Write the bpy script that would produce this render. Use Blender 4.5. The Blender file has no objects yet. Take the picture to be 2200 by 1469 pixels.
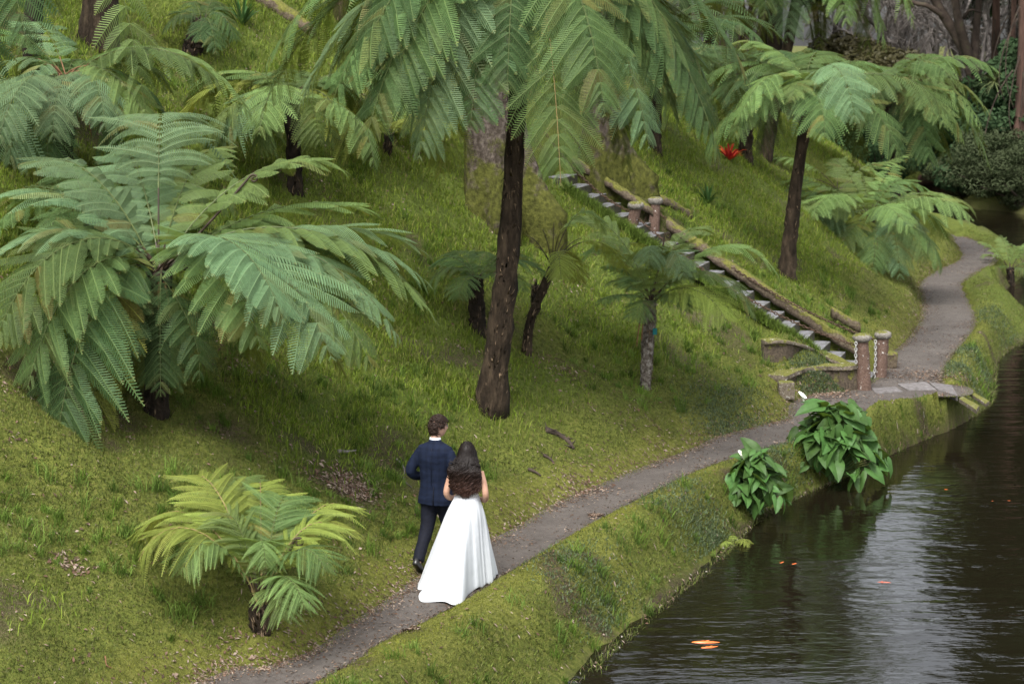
import bpy, math, random
import numpy as np
from mathutils import Vector, Matrix

random.seed(7)
rng = np.random.default_rng(11)
PI = math.pi
scene = bpy.context.scene
COL = scene.collection

# ------------------------------------------------------------------ camera
FPX, IW, IH = 4278.0, 2200.0, 1469.0
CAM = np.array([0.0, 0.0, 6.15])
PITCH = math.atan(674.5 / FPX)
cd = bpy.data.cameras.new('camera')
cd.sensor_width = 36.0
cd.lens = 36.0 * FPX / IW
cd.clip_start = 0.2
cd.clip_end = 3000
cd.dof.use_dof = True
cd.dof.focus_distance = 23.0
cd.dof.aperture_fstop = 3.2
cam = bpy.data.objects.new('camera', cd)
COL.objects.link(cam)
cam.location = CAM
cam.rotation_euler = (PI / 2 - PITCH, 0, 0)
scene.camera = cam

# ------------------------------------------------------------------ light: overcast day
SUN_EL, SUN_ROT = math.radians(58), math.radians(200)
w = bpy.data.worlds.new('World')
scene.world = w
w.use_nodes = True
nt = w.node_tree
nt.nodes.clear()
out = nt.nodes.new('ShaderNodeOutputWorld')
bg = nt.nodes.new('ShaderNodeBackground')
sky = nt.nodes.new('ShaderNodeTexSky')
sky.sky_type = 'NISHITA'
sky.sun_disc = False
sky.sun_elevation = SUN_EL
sky.sun_rotation = SUN_ROT
sky.dust_density = 4.0
sky.air_density = 1.0
hsv = nt.nodes.new('ShaderNodeHueSaturation')
hsv.inputs['Saturation'].default_value = 0.28
bg.inputs['Strength'].default_value = 0.13
nt.links.new(sky.outputs[0], hsv.inputs['Color'])
nt.links.new(hsv.outputs[0], bg.inputs['Color'])
nt.links.new(bg.outputs[0], out.inputs['Surface'])
sd = bpy.data.lights.new('sun', 'SUN')
sd.energy = 1.5
sd.angle = math.radians(28)
sd.color = (1.0, 0.97, 0.92)
sun = bpy.data.objects.new('sun', sd)
COL.objects.link(sun)
# same compass direction as the sky texture's sun
az = SUN_ROT
sv = Vector((math.sin(az) * math.cos(SUN_EL), math.cos(az) * math.cos(SUN_EL), math.sin(SUN_EL)))
sun.rotation_euler = sv.to_track_quat('Z', 'Y').to_euler()
scene.view_settings.view_transform = 'Standard'
scene.view_settings.look = 'None'
scene.view_settings.gamma = 1
scene.view_settings.use_curve_mapping = False
scene.view_settings.exposure = 1.54
scene.cycles.max_bounces = 6
scene.cycles.transparent_max_bounces = 4
scene.cycles.transmission_bounces = 3
scene.cycles.use_denoising = True

# ------------------------------------------------------------------ projection helpers (photo pixels -> places)
cp, sp = math.cos(PITCH), math.sin(PITCH)
def ray(u, v):
    x, y = (u - IW / 2) / FPX, -(v - IH / 2) / FPX
    return np.array([x, cp + y * sp, -sp + y * cp])
def ground(u, v, z=0.0):
    r = ray(u, v)
    t = (z - CAM[2]) / r[2]
    return CAM + r * t
def at_y(u, v, Y):
    r = ray(u, v)
    return CAM + r * (Y / r[1])

# ------------------------------------------------------------------ mesh helpers
def link(o, parent=None):
    COL.objects.link(o)
    if parent is not None: o.parent = parent
    return o
def tag(o, label=None, cat=None, group=None, kind=None):
    if label: o['label'] = label
    if cat: o['category'] = cat
    if group: o['group'] = group
    if kind: o['kind'] = kind
    return o
def empty(name, loc, rz=0.0, label=None, cat=None, group=None):
    o = bpy.data.objects.new(name, None)
    o.empty_display_size = 0.2
    COL.objects.link(o)
    o.location = tuple(float(c) for c in loc)
    o.rotation_euler = (0, 0, rz)
    return tag(o, label, cat, group)
def np_mesh(name, V, Fs, mi=None, smooth=True, col=None):
    """V (n,3); Fs list of int arrays (m,k); mi list of material indices, one per array"""
    V = np.ascontiguousarray(V, dtype=np.float32)
    Fs = [np.asarray(f, dtype=np.int32) for f in Fs]
    keep = [i for i, f in enumerate(Fs) if len(f)]
    me = bpy.data.meshes.new(name)
    me.vertices.add(len(V)); me.vertices.foreach_set('co', V.ravel())
    loops = np.concatenate([Fs[i].ravel() for i in keep])
    starts, mats, s = [], [], 0
    for i in keep:
        f = Fs[i]; k = f.shape[1]
        starts.append(np.arange(len(f), dtype=np.int32) * k + s); s += f.size
        m_i = 0 if mi is None else mi[i]
        mats.append(np.full(len(f), m_i, dtype=np.int32) if np.isscalar(m_i) else np.asarray(m_i, dtype=np.int32))
    starts = np.concatenate(starts)
    me.loops.add(len(loops)); me.loops.foreach_set('vertex_index', loops)
    me.polygons.add(len(starts)); me.polygons.foreach_set('loop_start', starts)
    me.polygons.foreach_set('material_index', np.concatenate(mats))
    me.polygons.foreach_set('use_smooth', np.full(len(starts), smooth))
    if col is not None:
        a = me.color_attributes.new('tint', 'FLOAT_COLOR', 'POINT')
        a.data.foreach_set('color', np.ascontiguousarray(col, dtype=np.float32).ravel())
    me.update(calc_edges=True)
    return me
def mobj(name, me, mats, parent=None, loc=None):
    for m in (mats if isinstance(mats, (list, tuple)) else [mats]):
        me.materials.append(m)
    o = bpy.data.objects.new(name, me)
    link(o, parent)
    if loc is not None: o.location = tuple(float(c) for c in loc)
    return o
class MB:
    def __init__(s): s.v = []; s.q = []; s.t = []; s.qm = []; s.tm = []
    def add(s, V, Q=(), T=(), m=0):
        b = len(s.v); s.v.extend([tuple(map(float, p)) for p in V])
        for q in Q: s.q.append([b + i for i in q]); s.qm.append(m)
        for t in T: s.t.append([b + i for i in t]); s.tm.append(m)
        return b
    def box(s, c, size, R=None, m=0, jit=0.0):
        c = np.asarray(c, float); h = np.asarray(size, float) / 2
        P = np.array([[x, y, z] for z in (-1, 1) for y in (-1, 1) for x in (-1, 1)], float) * h
        if jit: P += rng.normal(0, jit, P.shape)
        if R is not None: P = P @ np.asarray(R).T
        s.add(P + c, [(0, 2, 3, 1), (4, 5, 7, 6), (0, 1, 5, 4), (2, 6, 7, 3), (0, 4, 6, 2), (1, 3, 7, 5)], m=m)
    def tube(s, pts, rad, n=8, m=0, caps=True, flat=1.0, up=None):
        P = np.asarray(pts, float); k = len(P)
        rad = np.broadcast_to(np.asarray(rad, float), (k,))
        T = np.gradient(P, axis=0); T /= np.linalg.norm(T, axis=1)[:, None] + 1e-9
        u0 = np.array(up if up is not None else (0, 0, 1.0), float)
        if up is None and abs(T[0][2]) > 0.9: u0 = np.array([0, 1.0, 0])
        a = np.linspace(0, 2 * PI, n, endpoint=False)
        V = []
        prev = u0
        for i in range(k):
            e1 = prev - T[i] * prev.dot(T[i]); e1 /= np.linalg.norm(e1) + 1e-9
            e2 = np.cross(T[i], e1); prev = e1
            V.append(P[i] + rad[i] * (np.cos(a)[:, None] * e1 * flat + np.sin(a)[:, None] * e2))
        V = np.concatenate(V)
        Q = [(i * n + j, i * n + (j + 1) % n, (i + 1) * n + (j + 1) % n, (i + 1) * n + j) for i in range(k - 1) for j in range(n)]
        b = s.add(V, Q, m=m)
        if caps:
            for row, sgn in ((0, 1), (k - 1, -1)):
                ci = len(s.v); s.v.append(tuple(P[row]))
                for j in range(n):
                    a1, a2 = b + row * n + j, b + row * n + (j + 1) % n
                    s.t.append([ci, a2, a1] if sgn > 0 else [ci, a1, a2]); s.tm.append(m)
    def loft(s, rings, m=0, caps=True, closed=True):
        """rings (k,n,3)"""
        R = np.asarray(rings, float); k, n, _ = R.shape
        Q = [(i * n + j, i * n + (j + 1) % n, (i + 1) * n + (j + 1) % n, (i + 1) * n + j) for i in range(k - 1) for j in range(n if closed else n - 1)]
        b = s.add(R.reshape(-1, 3), Q, m=m)
        if caps:
            for row, sgn in ((0, 1), (k - 1, -1)):
                ci = len(s.v); s.v.append(tuple(R[row].mean(0)))
                for j in range(n):
                    a1, a2 = b + row * n + j, b + row * n + (j + 1) % n
                    s.t.append([ci, a2, a1] if sgn > 0 else [ci, a1, a2]); s.tm.append(m)
    def mesh(s, name, smooth=True):
        return np_mesh(name, np.array(s.v), [np.array(s.q, dtype=np.int32).reshape(-1, 4), np.array(s.t, dtype=np.int32).reshape(-1, 3)],
                       [np.array(s.qm), np.array(s.tm)], smooth)
    def build(s, name, mats, parent=None, loc=None, smooth=True):
        return mobj(name, s.mesh(name, smooth), mats, parent, loc)
def bez(p0, p1, p2, p3, n):
    t = np.linspace(0, 1, n)[:, None]
    return (1 - t) ** 3 * p0 + 3 * (1 - t) ** 2 * t * p1 + 3 * (1 - t) * t ** 2 * p2 + t ** 3 * p3
def spline(P, per=5):
    """Catmull-Rom through 2-D or 3-D points"""
    P = np.asarray(P, float); E = np.vstack([2 * P[0] - P[1], P, 2 * P[-1] - P[-2]])
    o = []
    for i in range(1, len(E) - 2):
        for k in range(per):
            t = k / per
            a, b, c, d = E[i - 1], E[i], E[i + 1], E[i + 2]
            o.append(0.5 * ((2 * b) + (-a + c) * t + (2 * a - 5 * b + 4 * c - d) * t * t + (-a + 3 * b - 3 * c + d) * t ** 3))
    o.append(P[-1])
    return np.array(o)
def bevel(o, wdt=0.012, seg=2):
    m = o.modifiers.new('bevel', 'BEVEL'); m.width = wdt; m.segments = seg; m.limit_method = 'ANGLE'
    return o
# smooth value noise (numpy)
_perm = rng.random((64, 64, 16))
def vnoise(x, y, z=0.0, s=1.0):
    x, y, z = np.asarray(x) / s, np.asarray(y) / s, np.broadcast_to(np.asarray(z, float) / s, np.shape(x))
    xi, yi, zi = np.floor(x).astype(int), np.floor(y).astype(int), np.floor(z).astype(int)
    fx, fy, fz = x - xi, y - yi, z - zi
    fx, fy, fz = [f * f * (3 - 2 * f) for f in (fx, fy, fz)]
    r = 0
    for dx in (0, 1):
        for dy in (0, 1):
            for dz in (0, 1):
                wgt = (fx if dx else 1 - fx) * (fy if dy else 1 - fy) * (fz if dz else 1 - fz)
                r = r + wgt * _perm[(xi + dx) % 64, (yi + dy) % 64, (zi + dz) % 16]
    return r * 2 - 1
def sstep(a, b, x):
    t = np.clip((x - a) / (b - a), 0, 1); return t * t * (3 - 2 * t)

# ------------------------------------------------------------------ materials
def new_mat(name):
    m = bpy.data.materials.new(name); m.use_nodes = True
    n = m.node_tree; p = n.nodes['Principled BSDF']
    return m, n, p
def N(n, t, **kw):
    x = n.nodes.new(t)
    for k, v in kw.items():
        if k in x.inputs: x.inputs[k].default_value = v
        else: setattr(x, k, v)
    return x
def ramp(n, fac, stops):
    r = n.nodes.new('ShaderNodeValToRGB')
    e = r.color_ramp.elements
    while len(e) < len(stops): e.new(0.5)
    for el, (p_, c) in zip(e, stops):
        el.position = p_; el.color = (*c, 1)
    n.links.new(fac, r.inputs[0])
    return r
def noise_mat(name, stops, scale=8, detail=6, rough=0.85, bump=0.0, bscale=40, stretch=(1, 1, 1), rand=0.0, spec=0.2, coord='Object', bdist=0.02):
    m, n, p = new_mat(name)
    tc = N(n, 'ShaderNodeTexCoord'); mp = N(n, 'ShaderNodeMapping')
    mp.inputs['Scale'].default_value = stretch
    n.links.new(tc.outputs[coord], mp.inputs[0])
    no = N(n, 'ShaderNodeTexNoise', Scale=scale, Detail=detail, Roughness=0.62)
    n.links.new(mp.outputs[0], no.inputs['Vector'])
    r = ramp(n, no.outputs[0], stops)
    src = r.outputs[0]
    if rand:
        oi = N(n, 'ShaderNodeObjectInfo'); h = N(n, 'ShaderNodeHueSaturation')
        mr = N(n, 'ShaderNodeMapRange'); mr.inputs[3].default_value = 1 - rand; mr.inputs[4].default_value = 1 + rand
        n.links.new(oi.outputs['Random'], mr.inputs[0]); n.links.new(mr.outputs[0], h.inputs['Value'])
        n.links.new(src, h.inputs['Color']); src = h.outputs[0]
    n.links.new(src, p.inputs['Base Color'])
    p.inputs['Roughness'].default_value = rough
    p.inputs['Specular IOR Level'].default_value = spec
    if bump:
        nb = N(n, 'ShaderNodeTexNoise', Scale=bscale, Detail=5); n.links.new(mp.outputs[0], nb.inputs['Vector'])
        b = N(n, 'ShaderNodeBump', Strength=bump, Distance=bdist); n.links.new(nb.outputs[0], b.inputs['Height'])
        n.links.new(b.outputs[0], p.inputs['Normal'])
    return m
def leaf_mat(name, top, under, rough=0.5, trans=0.35, var=0.25, spec=0.12, vscale=3.0, pin=False):
    """two-sided leaf: upper and lower face have their own colour, light passes through"""
    m, n, p = new_mat(name)
    g = N(n, 'ShaderNodeNewGeometry'); oi = N(n, 'ShaderNodeObjectInfo')
    mix = N(n, 'ShaderNodeMix', data_type='RGBA')
    mix.inputs[6].default_value = (*top, 1); mix.inputs[7].default_value = (*under, 1)
    n.links.new(g.outputs['Backfacing'], mix.inputs[0])
    no = N(n, 'ShaderNodeTexNoise', Scale=vscale, Detail=3)
    tc = N(n, 'ShaderNodeTexCoord'); n.links.new(tc.outputs['Object'], no.inputs['Vector'])
    ad = N(n, 'ShaderNodeMath', operation='ADD'); n.links.new(no.outputs[0], ad.inputs[0])
    ms = N(n, 'ShaderNodeMath', operation='MULTIPLY'); ms.inputs[1].default_value = 0.8
    n.links.new(oi.outputs['Random'], ms.inputs[0]); n.links.new(ms.outputs[0], ad.inputs[1])
    mr = N(n, 'ShaderNodeMapRange'); mr.inputs[1].default_value = 0.3; mr.inputs[2].default_value = 1.5
    mr.inputs[3].default_value = 1 - var; mr.inputs[4].default_value = 1 + var
    n.links.new(ad.outputs[0], mr.inputs[0])
    if pin:
        pa = N(n, 'ShaderNodeAttribute', attribute_name='tint'); ps_ = N(n, 'ShaderNodeSeparateColor'); n.links.new(pa.outputs['Color'], ps_.inputs[0])
        pm = N(n, 'ShaderNodeMath', operation='MULTIPLY'); n.links.new(mr.outputs[0], pm.inputs[0]); n.links.new(ps_.outputs[0], pm.inputs[1])
        my_ = N(n, 'ShaderNodeMix', data_type='RGBA'); n.links.new(ps_.outputs[1], my_.inputs[0]); n.links.new(mix.outputs[2], my_.inputs[6]); my_.inputs[7].default_value = (0.21, 0.16, 0.045, 1)
        mr, mix = pm, my_
    h = N(n, 'ShaderNodeHueSaturation'); n.links.new(mr.outputs[0], h.inputs['Value']); n.links.new(mix.outputs[2], h.inputs['Color'])
    mh = N(n, 'ShaderNodeMapRange'); mh.inputs[3].default_value = 0.488; mh.inputs[4].default_value = 0.512
    n.links.new(oi.outputs['Random'], mh.inputs[0]); n.links.new(mh.outputs[0], h.inputs['Hue'])
    n.links.new(h.outputs[0], p.inputs['Base Color'])
    p.inputs['Roughness'].default_value = rough; p.inputs['Specular IOR Level'].default_value = spec
    tr = N(n, 'ShaderNodeBsdfTranslucent')
    hv = N(n, 'ShaderNodeHueSaturation', Saturation=1.15, Value=1.25); n.links.new(h.outputs[0], hv.inputs['Color'])
    hv.inputs['Hue'].default_value = 0.485
    n.links.new(hv.outputs[0], tr.inputs['Color'])
    ms2 = N(n, 'ShaderNodeMixShader'); ms2.inputs[0].default_value = trans
    n.links.new(p.outputs[0], ms2.inputs[1]); n.links.new(tr.outputs[0], ms2.inputs[2])
    n.links.new(ms2.outputs[0], n.nodes['Material Output'].inputs[0])
    return m
M = {}
M['fern_blue'] = leaf_mat('fern_blue', (0.125, 0.200, 0.098), (0.12, 0.165, 0.045), pin=True)
M['fern_green'] = leaf_mat('fern_green', (0.088, 0.145, 0.048), (0.09, 0.125, 0.03), pin=True)
M['fern_deep'] = leaf_mat('fern_deep', (0.056, 0.100, 0.036), (0.065, 0.088, 0.022), pin=True)
M['fern_yellow'] = leaf_mat('fern_yellow', (0.19, 0.235, 0.05), (0.165, 0.19, 0.04), pin=True)
M['fern_light'] = leaf_mat('fern_light', (0.135, 0.205, 0.066), (0.13, 0.175, 0.045), pin=True)
M['rachis_dark'] = noise_mat('rachis_dark', [(0.3, (0.02, 0.014, 0.01)), (0.7, (0.05, 0.035, 0.02))], 20, rough=0.5)
M['rachis_green'] = noise_mat('rachis_green', [(0.3, (0.05, 0.07, 0.022)), (0.7, (0.09, 0.11, 0.035))], 20, rough=0.5)
M['rachis_tan'] = noise_mat('rachis_tan', [(0.3, (0.16, 0.11, 0.05)), (0.7, (0.28, 0.22, 0.09))], 20, rough=0.5)
M['dead_stipe'] = noise_mat('dead_stipe', [(0.3, (0.10, 0.05, 0.025)), (0.7, (0.22, 0.12, 0.06))], 20, rough=0.7)
M['trunk_dark'] = noise_mat('trunk_dark', [(0.3, (0.006, 0.005, 0.004)), (0.55, (0.022, 0.016, 0.011)), (0.75, (0.06, 0.042, 0.028))], 14, rough=0.95, bump=1.0, bscale=28, stretch=(1, 1, 0.35), bdist=0.04)
M['trunk_brown'] = noise_mat('trunk_brown', [(0.3, (0.010, 0.007, 0.004)), (0.5, (0.026, 0.018, 0.011)), (0.66, (0.06, 0.043, 0.027)), (0.75, (0.05, 0.05, 0.018))], 9, rough=0.95, bump=1.0, bscale=26, stretch=(1, 1, 0.3), bdist=0.04)
M['trunk_grey'] = noise_mat('trunk_grey', [(0.35, (0.04, 0.03, 0.022)), (0.5, (0.13, 0.11, 0.09)), (0.65, (0.27, 0.25, 0.22))], 16, rough=0.95, bump=1.0, bscale=40, bdist=0.03)
M['fibre'] = noise_mat('fibre', [(0.3, (0.05, 0.032, 0.018)), (0.7, (0.20, 0.145, 0.09))], 18, rough=0.9)
M['bark'] = noise_mat('bark', [(0.3, (0.06, 0.045, 0.035)), (0.5, (0.17, 0.135, 0.115)), (0.62, (0.24, 0.20, 0.18)), (0.72, (0.12, 0.12, 0.04))], 3.2, rough=0.95, bump=0.8, bscale=30, bdist=0.05)
M['bare_bark'] = noise_mat('bare_bark', [(0.3, (0.10, 0.085, 0.075)), (0.7, (0.26, 0.235, 0.22))], 3, rough=0.95, rand=0.2)
M['dark_bark'] = noise_mat('dark_bark', [(0.3, (0.02, 0.015, 0.012)), (0.6, (0.06, 0.045, 0.035)), (0.75, (0.06, 0.07, 0.03))], 3, rough=0.95, bump=0.6, bscale=10)
M['red_bark'] = noise_mat('red_bark', [(0.3, (0.03, 0.018, 0.014)), (0.7, (0.11, 0.065, 0.05))], 4, rough=0.95, bump=0.8, bscale=12, stretch=(1, 1, 0.2))
# ------------------------------------------------------------------ terrain
Lpx = [(430,1469),(560,1440),(679,1400),(755,1345),(850,1283),(896,1247),(970,1208),(1043,1170),(1130,1126),(1200,1083),(1300,1040),(1400,1000),(1500,962),(1544,940),(1647,913),(1694,900),
       (1703,868),(1740,852),(1800,845),(1858,830),(1893,806),(1914,765),(1950,732),(1975,697),(1981,677),(1982,650),(1977,610),(2012,582),(2053,562),(2063,545),(2043,517),(2026,504)]
Rpx = [(690,1469),(800,1400),(880,1360),(950,1325),(1010,1290),(1060,1258),(1120,1222),(1200,1172),(1300,1115),(1400,1065),(1500,1015),(1600,982),(1690,955),(1790,925),(1850,896),(1900,880),(1950,862),(2000,853),(2075,850),
       (2082,836),(2050,828),(2025,824),(2033,790),(2060,750),(2090,712),(2097,685),(2082,645),(2070,612),(2092,590),(2130,570),(2142,550),(2112,525),(2080,512),(2040,502)]
Wpx = [(1240,1469),(1290,1430),(1400,1335),(1470,1272),(1530,1225),(1590,1165),(1620,1130),(1700,1080),(1765,1050),(1860,1015),(1905,982),(1990,945),(2050,917),(2100,892),(2132,868),(2142,840),(2142,800),(2155,768),(2200,737),(2250,700),(2225,668),(2166,652),(2160,620),(2192,598),(2215,565),(2200,530),(2110,507),(2020,492)]
WL = -0.6
Lw = np.array([ground(u, v)[:2] for u, v in Lpx])
Rw = np.array([ground(u, v)[:2] for u, v in Rpx])
Ww = np.array([ground(u, v, WL)[:2] for u, v in Wpx])
dirn = np.array([-0.48, -0.88])
def ext(P, n0, tail):
    return np.vstack([P[0] + dirn * n0, P[0] + dirn * 6, P, np.array(tail)])
Lw = spline(ext(Lw, 26, [(11.6, 63.5), (11.6, 72), (12, 84), (12, 110), (10, 150)]))
Rw = spline(ext(Rw, 26, [(12.7, 64.0), (12.7, 72), (13.1, 84), (13.1, 110), (11.1, 150)]))
Ww = spline(ext(Ww, 26, [(14.8, 75), (16.2, 82), (17.2, 86.5), (18.9, 85.5), (18.0, 80), (17.5, 75.6), (18.7, 72.6), (19.9, 65.6), (20, 53), (19, 39), (19, 20), (12, -4), (4, -22)]), 4)

def seg_dist(P, line):
    A, B = line[:-1], line[1:]
    best = np.full(len(P), 1e9)
    for a, b in zip(A, B):
        d = b - a; L2 = d.dot(d) + 1e-12
        t = np.clip(((P - a) @ d) / L2, 0, 1)
        dd = ((P - a - t[:, None] * d) ** 2).sum(1)
        best = np.minimum(best, dd)
    return np.sqrt(best)
def inside(P, poly):
    x, y = P[:, 0], P[:, 1]; r = np.zeros(len(P), bool)
    x0, y0 = poly[-1]
    for x1, y1 in poly:
        c = (y1 > y) != (y0 > y)
        with np.errstate(divide='ignore', invalid='ignore'):
            xi = (x0 - x1) * (y - y1) / (y0 - y1 + 1e-15) + x1
        r ^= c & (x < xi); x0, y0 = x1, y1
    return r
def growing(a, b, fine, lo, hi, g=1.14):
    xs = list(np.arange(a, b, fine)); s = fine
    while xs[-1] < hi: s *= g; xs.append(xs[-1] + s)
    s = fine; left = [a]
    while left[-1] > lo: s *= g; left.append(left[-1] - s)
    return np.array(left[:0:-1] + xs)
GX = growing(-8.5, 9.0, 0.09, -250, 300, 1.06)
GY = growing(16.5, 40.0, 0.10, -40, 420, 1.05)
gx, gy = np.meshgrid(GX, GY)
P2 = np.stack([gx.ravel(), gy.ravel()], 1)
path_poly = np.vstack([Lw, Rw[::-1]])
iw0 = len(Ww)
kW = 4 * 29 + 1
W_left = Ww[:kW]
bank_poly = np.vstack([Rw, Ww[:kW + 12][::-1]])
water_poly = Ww
dL, dR, dW = seg_dist(P2, Lw), seg_dist(P2, Rw), seg_dist(P2, Ww)
in_path, in_water = inside(P2, path_poly), inside(P2, water_poly)
hill_poly = np.vstack([Lw, [(-300, 150), (-300, -60)]])
in_hill = inside(P2, hill_poly) & ~in_path & ~in_water
in_bank = ~in_path & ~in_water & ~in_hill & inside(P2, np.vstack([Rw, [(11, 150), (17, 90)], Ww[:kW + 16][::-1]]))
X, Y = P2[:, 0], P2[:, 1]
slope = 0.52 + 0.20 * sstep(26, 46, Y)
lip = 0.16 + 0.22 * sstep(28, 44, Y)
dd = dL + 0.15 * vnoise(X, Y, 0, 0.7) * sstep(0.1, 0.6, dL)
hill = lip * sstep(0.0, 0.32, dL) + slope * np.maximum(dd - 0.25, 0) ** 1.0
over = np.maximum(dL - 26, 0); hill = np.where(dL > 26, lip + slope * 26 + over * 0.12, hill)
hill += sstep(0.3, 1.5, dL) * (0.13 * vnoise(X, Y, 3, 1.6) + 0.06 * vnoise(X, Y, 5, 0.55) + 0.35 * vnoise(X, Y, 7, 6.0) * sstep(2, 8, dL))
s = dR / (dR + dW + 1e-6)
wid = np.clip((dR + dW) / 1.3, 0.3, 1.5)
bank = 0.13 * wid * np.sin(PI * np.clip(s * 1.35 + 0.12, 0, 1)) - 0.66 * sstep(0.38, 1.0, s)
bank += sstep(0.03, 0.3, s) * (0.028 * vnoise(X, Y, 8, 0.2) + 0.05 * vnoise(X, Y, 1, 0.45) + 0.07 * vnoise(X, Y, 2, 1.1)) * (1 - 0.5 * sstep(0.8, 1, s))
LM = ground(2100, 862, 0)
mound = np.exp(-(((X - 6.35) / 0.9) ** 2 + ((Y - 31.2) / 0.9) ** 2)) * 0.22
bank += 0.30 * np.exp(-(((X - LM[0]) / 0.45) ** 2 + ((Y - LM[1]) / 0.5) ** 2)) * sstep(0.15, 0.5, s)
bank += mound * sstep(0.05, 0.4, s) * (1 - sstep(0.75, 1, s))
far = np.minimum(WL + 0.15 + 0.5 * np.minimum(dW, 1.0) + 0.12 * np.maximum(dW - 1, 0), 2.2) + 0.25 * vnoise(X, Y, 4, 4.0) * sstep(0.5, 3, dW)
nearland = np.minimum(WL + 0.4 * dW, 3.0)
hz = np.where(in_hill, hill, far)
b2 = sstep(86, 100, Y) * sstep(2, 14, X)
hz = np.where(in_hill, hill * (1 - b2) + far * b2, hz)
hz = np.where(in_bank, bank, hz)
hz = np.where(in_path, -0.05 * sstep(0, 0.05, np.minimum(dL, dR)), hz)
hz = np.where(in_water, WL - 0.06 - np.minimum(1.2, dW * 0.9), hz)
HZ = hz.reshape(gx.shape)
def hgt(x, y, G=None):
    G = HZ if G is None else G
    x = np.clip(np.asarray(x, float), GX[0], GX[-1] - 1e-3); y = np.clip(np.asarray(y, float), GY[0], GY[-1] - 1e-3)
    i = np.clip(np.searchsorted(GX, x, 'right') - 1, 0, len(GX) - 2); j = np.clip(np.searchsorted(GY, y, 'right') - 1, 0, len(GY) - 2)
    fx = (x - GX[i]) / (GX[i + 1] - GX[i]); fy = (y - GY[j]) / (GY[j + 1] - GY[j])
    return (G[j, i] * (1 - fx) + G[j, i + 1] * fx) * (1 - fy) + (G[j + 1, i] * (1 - fx) + G[j + 1, i + 1] * fx) * fy
def hit(u, v, G=None):
    r = ray(u, v); t = np.arange(12, 260, 0.04)
    P = CAM + r * t[:, None]
    b = P[:, 2] < hgt(P[:, 0], P[:, 1], G)
    k = int(np.argmax(b)) if b.any() else len(t) - 1
    return P[k]
# staircase corridor cut into the slope
SA = hit(1868, 826); SB = hit(1212, 392)
SU = (SB - SA); SRUN = np.linalg.norm(SU[:2]); SDIR = SU[:2] / SRUN
SN = np.array([SDIR[1], -SDIR[0]])          # to the far side of the steps
if SN[1] < 0: SN = -SN
q = P2 - SA[:2]
ta = q @ SDIR; tb = q @ SN
zl = SA[2] + np.clip(ta, -0.3, SRUN + 1) / SRUN * SU[2]
corr = (ta > -0.1) & (ta < SRUN + 0.5)
wgt = np.where(corr, sstep(1.25, 0.95, tb) * sstep(-0.26, -0.04, tb), 0)
HZ0 = HZ.copy()
HZ = (HZ.ravel() * (1 - wgt) + (np.clip(zl - 0.22, -0.02, None)) * wgt).reshape(HZ.shape)
print('stairs', SA, SB, SRUN, SU[2], 'angle', math.degrees(math.atan2(SU[2], SRUN)))

# worn hollows in the slope
HOL = [hit(740, 1030), hit(900, 1050), hit(690, 1005), hit(490, 905), hit(1465, 755)]
hol = np.zeros(len(P2))
for hc, rad_ in zip(HOL, (0.42, 0.2, 0.22, 0.35, 0.5)):
    hol = np.maximum(hol, np.exp(-(((X - hc[0]) ** 2 + (Y - hc[1]) ** 2) / rad_ ** 2) ** 1.5))
HZ = HZ - (hol * 0.13 * (in_hill)).reshape(HZ.shape)
# terrain colour weights: R moss, G lush grass, B bare earth and litter
hillm = in_hill.astype(float)
moss = np.where(in_hill, sstep(0.75, 0.2, dL + 0.3 * vnoise(X, Y, 9, 0.5)), 0)
moss = np.where(in_bank, sstep(0.7, 0.15, s + 0.35 * vnoise(X, Y, 9, 0.6)), moss)
lush = np.where(in_hill, sstep(0.8, 2.2, dL) * sstep(-0.15, 0.35, vnoise(X, Y, 12, 2.0) + sstep(21.5, 26, Y) * 0.9 - 0.25), 0)
bare = np.where(in_hill, sstep(0.25, 0.6, vnoise(X, Y, 15, 1.3) * 0.7 + vnoise(X, Y, 16, 0.4) * 0.5) * sstep(0.5, 1.5, dL) * 0.8, 0)
bare = np.where(in_water, 1.0, bare); farl = ~in_water & ~in_hill & ~in_bank & ~in_path
bare = np.where(farl, 0.45, bare); lush = np.where(farl, 0.3, lush)
bare = np.where(in_bank, np.maximum(sstep(0.84, 0.93, s + 0.06 * vnoise(X, Y, 19, 0.25)), 0.9 * sstep(0.45, 0.7, vnoise(X, Y, 18, 0.5))), bare)
bare = np.maximum(bare, np.where(in_hill, hol * 0.9, 0))
moss = moss * (1 - 0.8 * sstep(38, 46, Y))
lush = np.where(in_bank, 0.9 * sstep(40, 46, Y), lush)
tcol = np.stack([moss, lush, bare, np.ones_like(moss)], 1)
nx, ny = len(GX), len(GY)
idx = (np.arange(ny - 1)[:, None] * nx + np.arange(nx - 1)[None, :]).ravel()
quads = np.stack([idx, idx + 1, idx + nx + 1, idx + nx], 1)
V = np.stack([X, Y, HZ.ravel()], 1)
me = np_mesh('ground', V, [quads], col=tcol)

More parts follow.
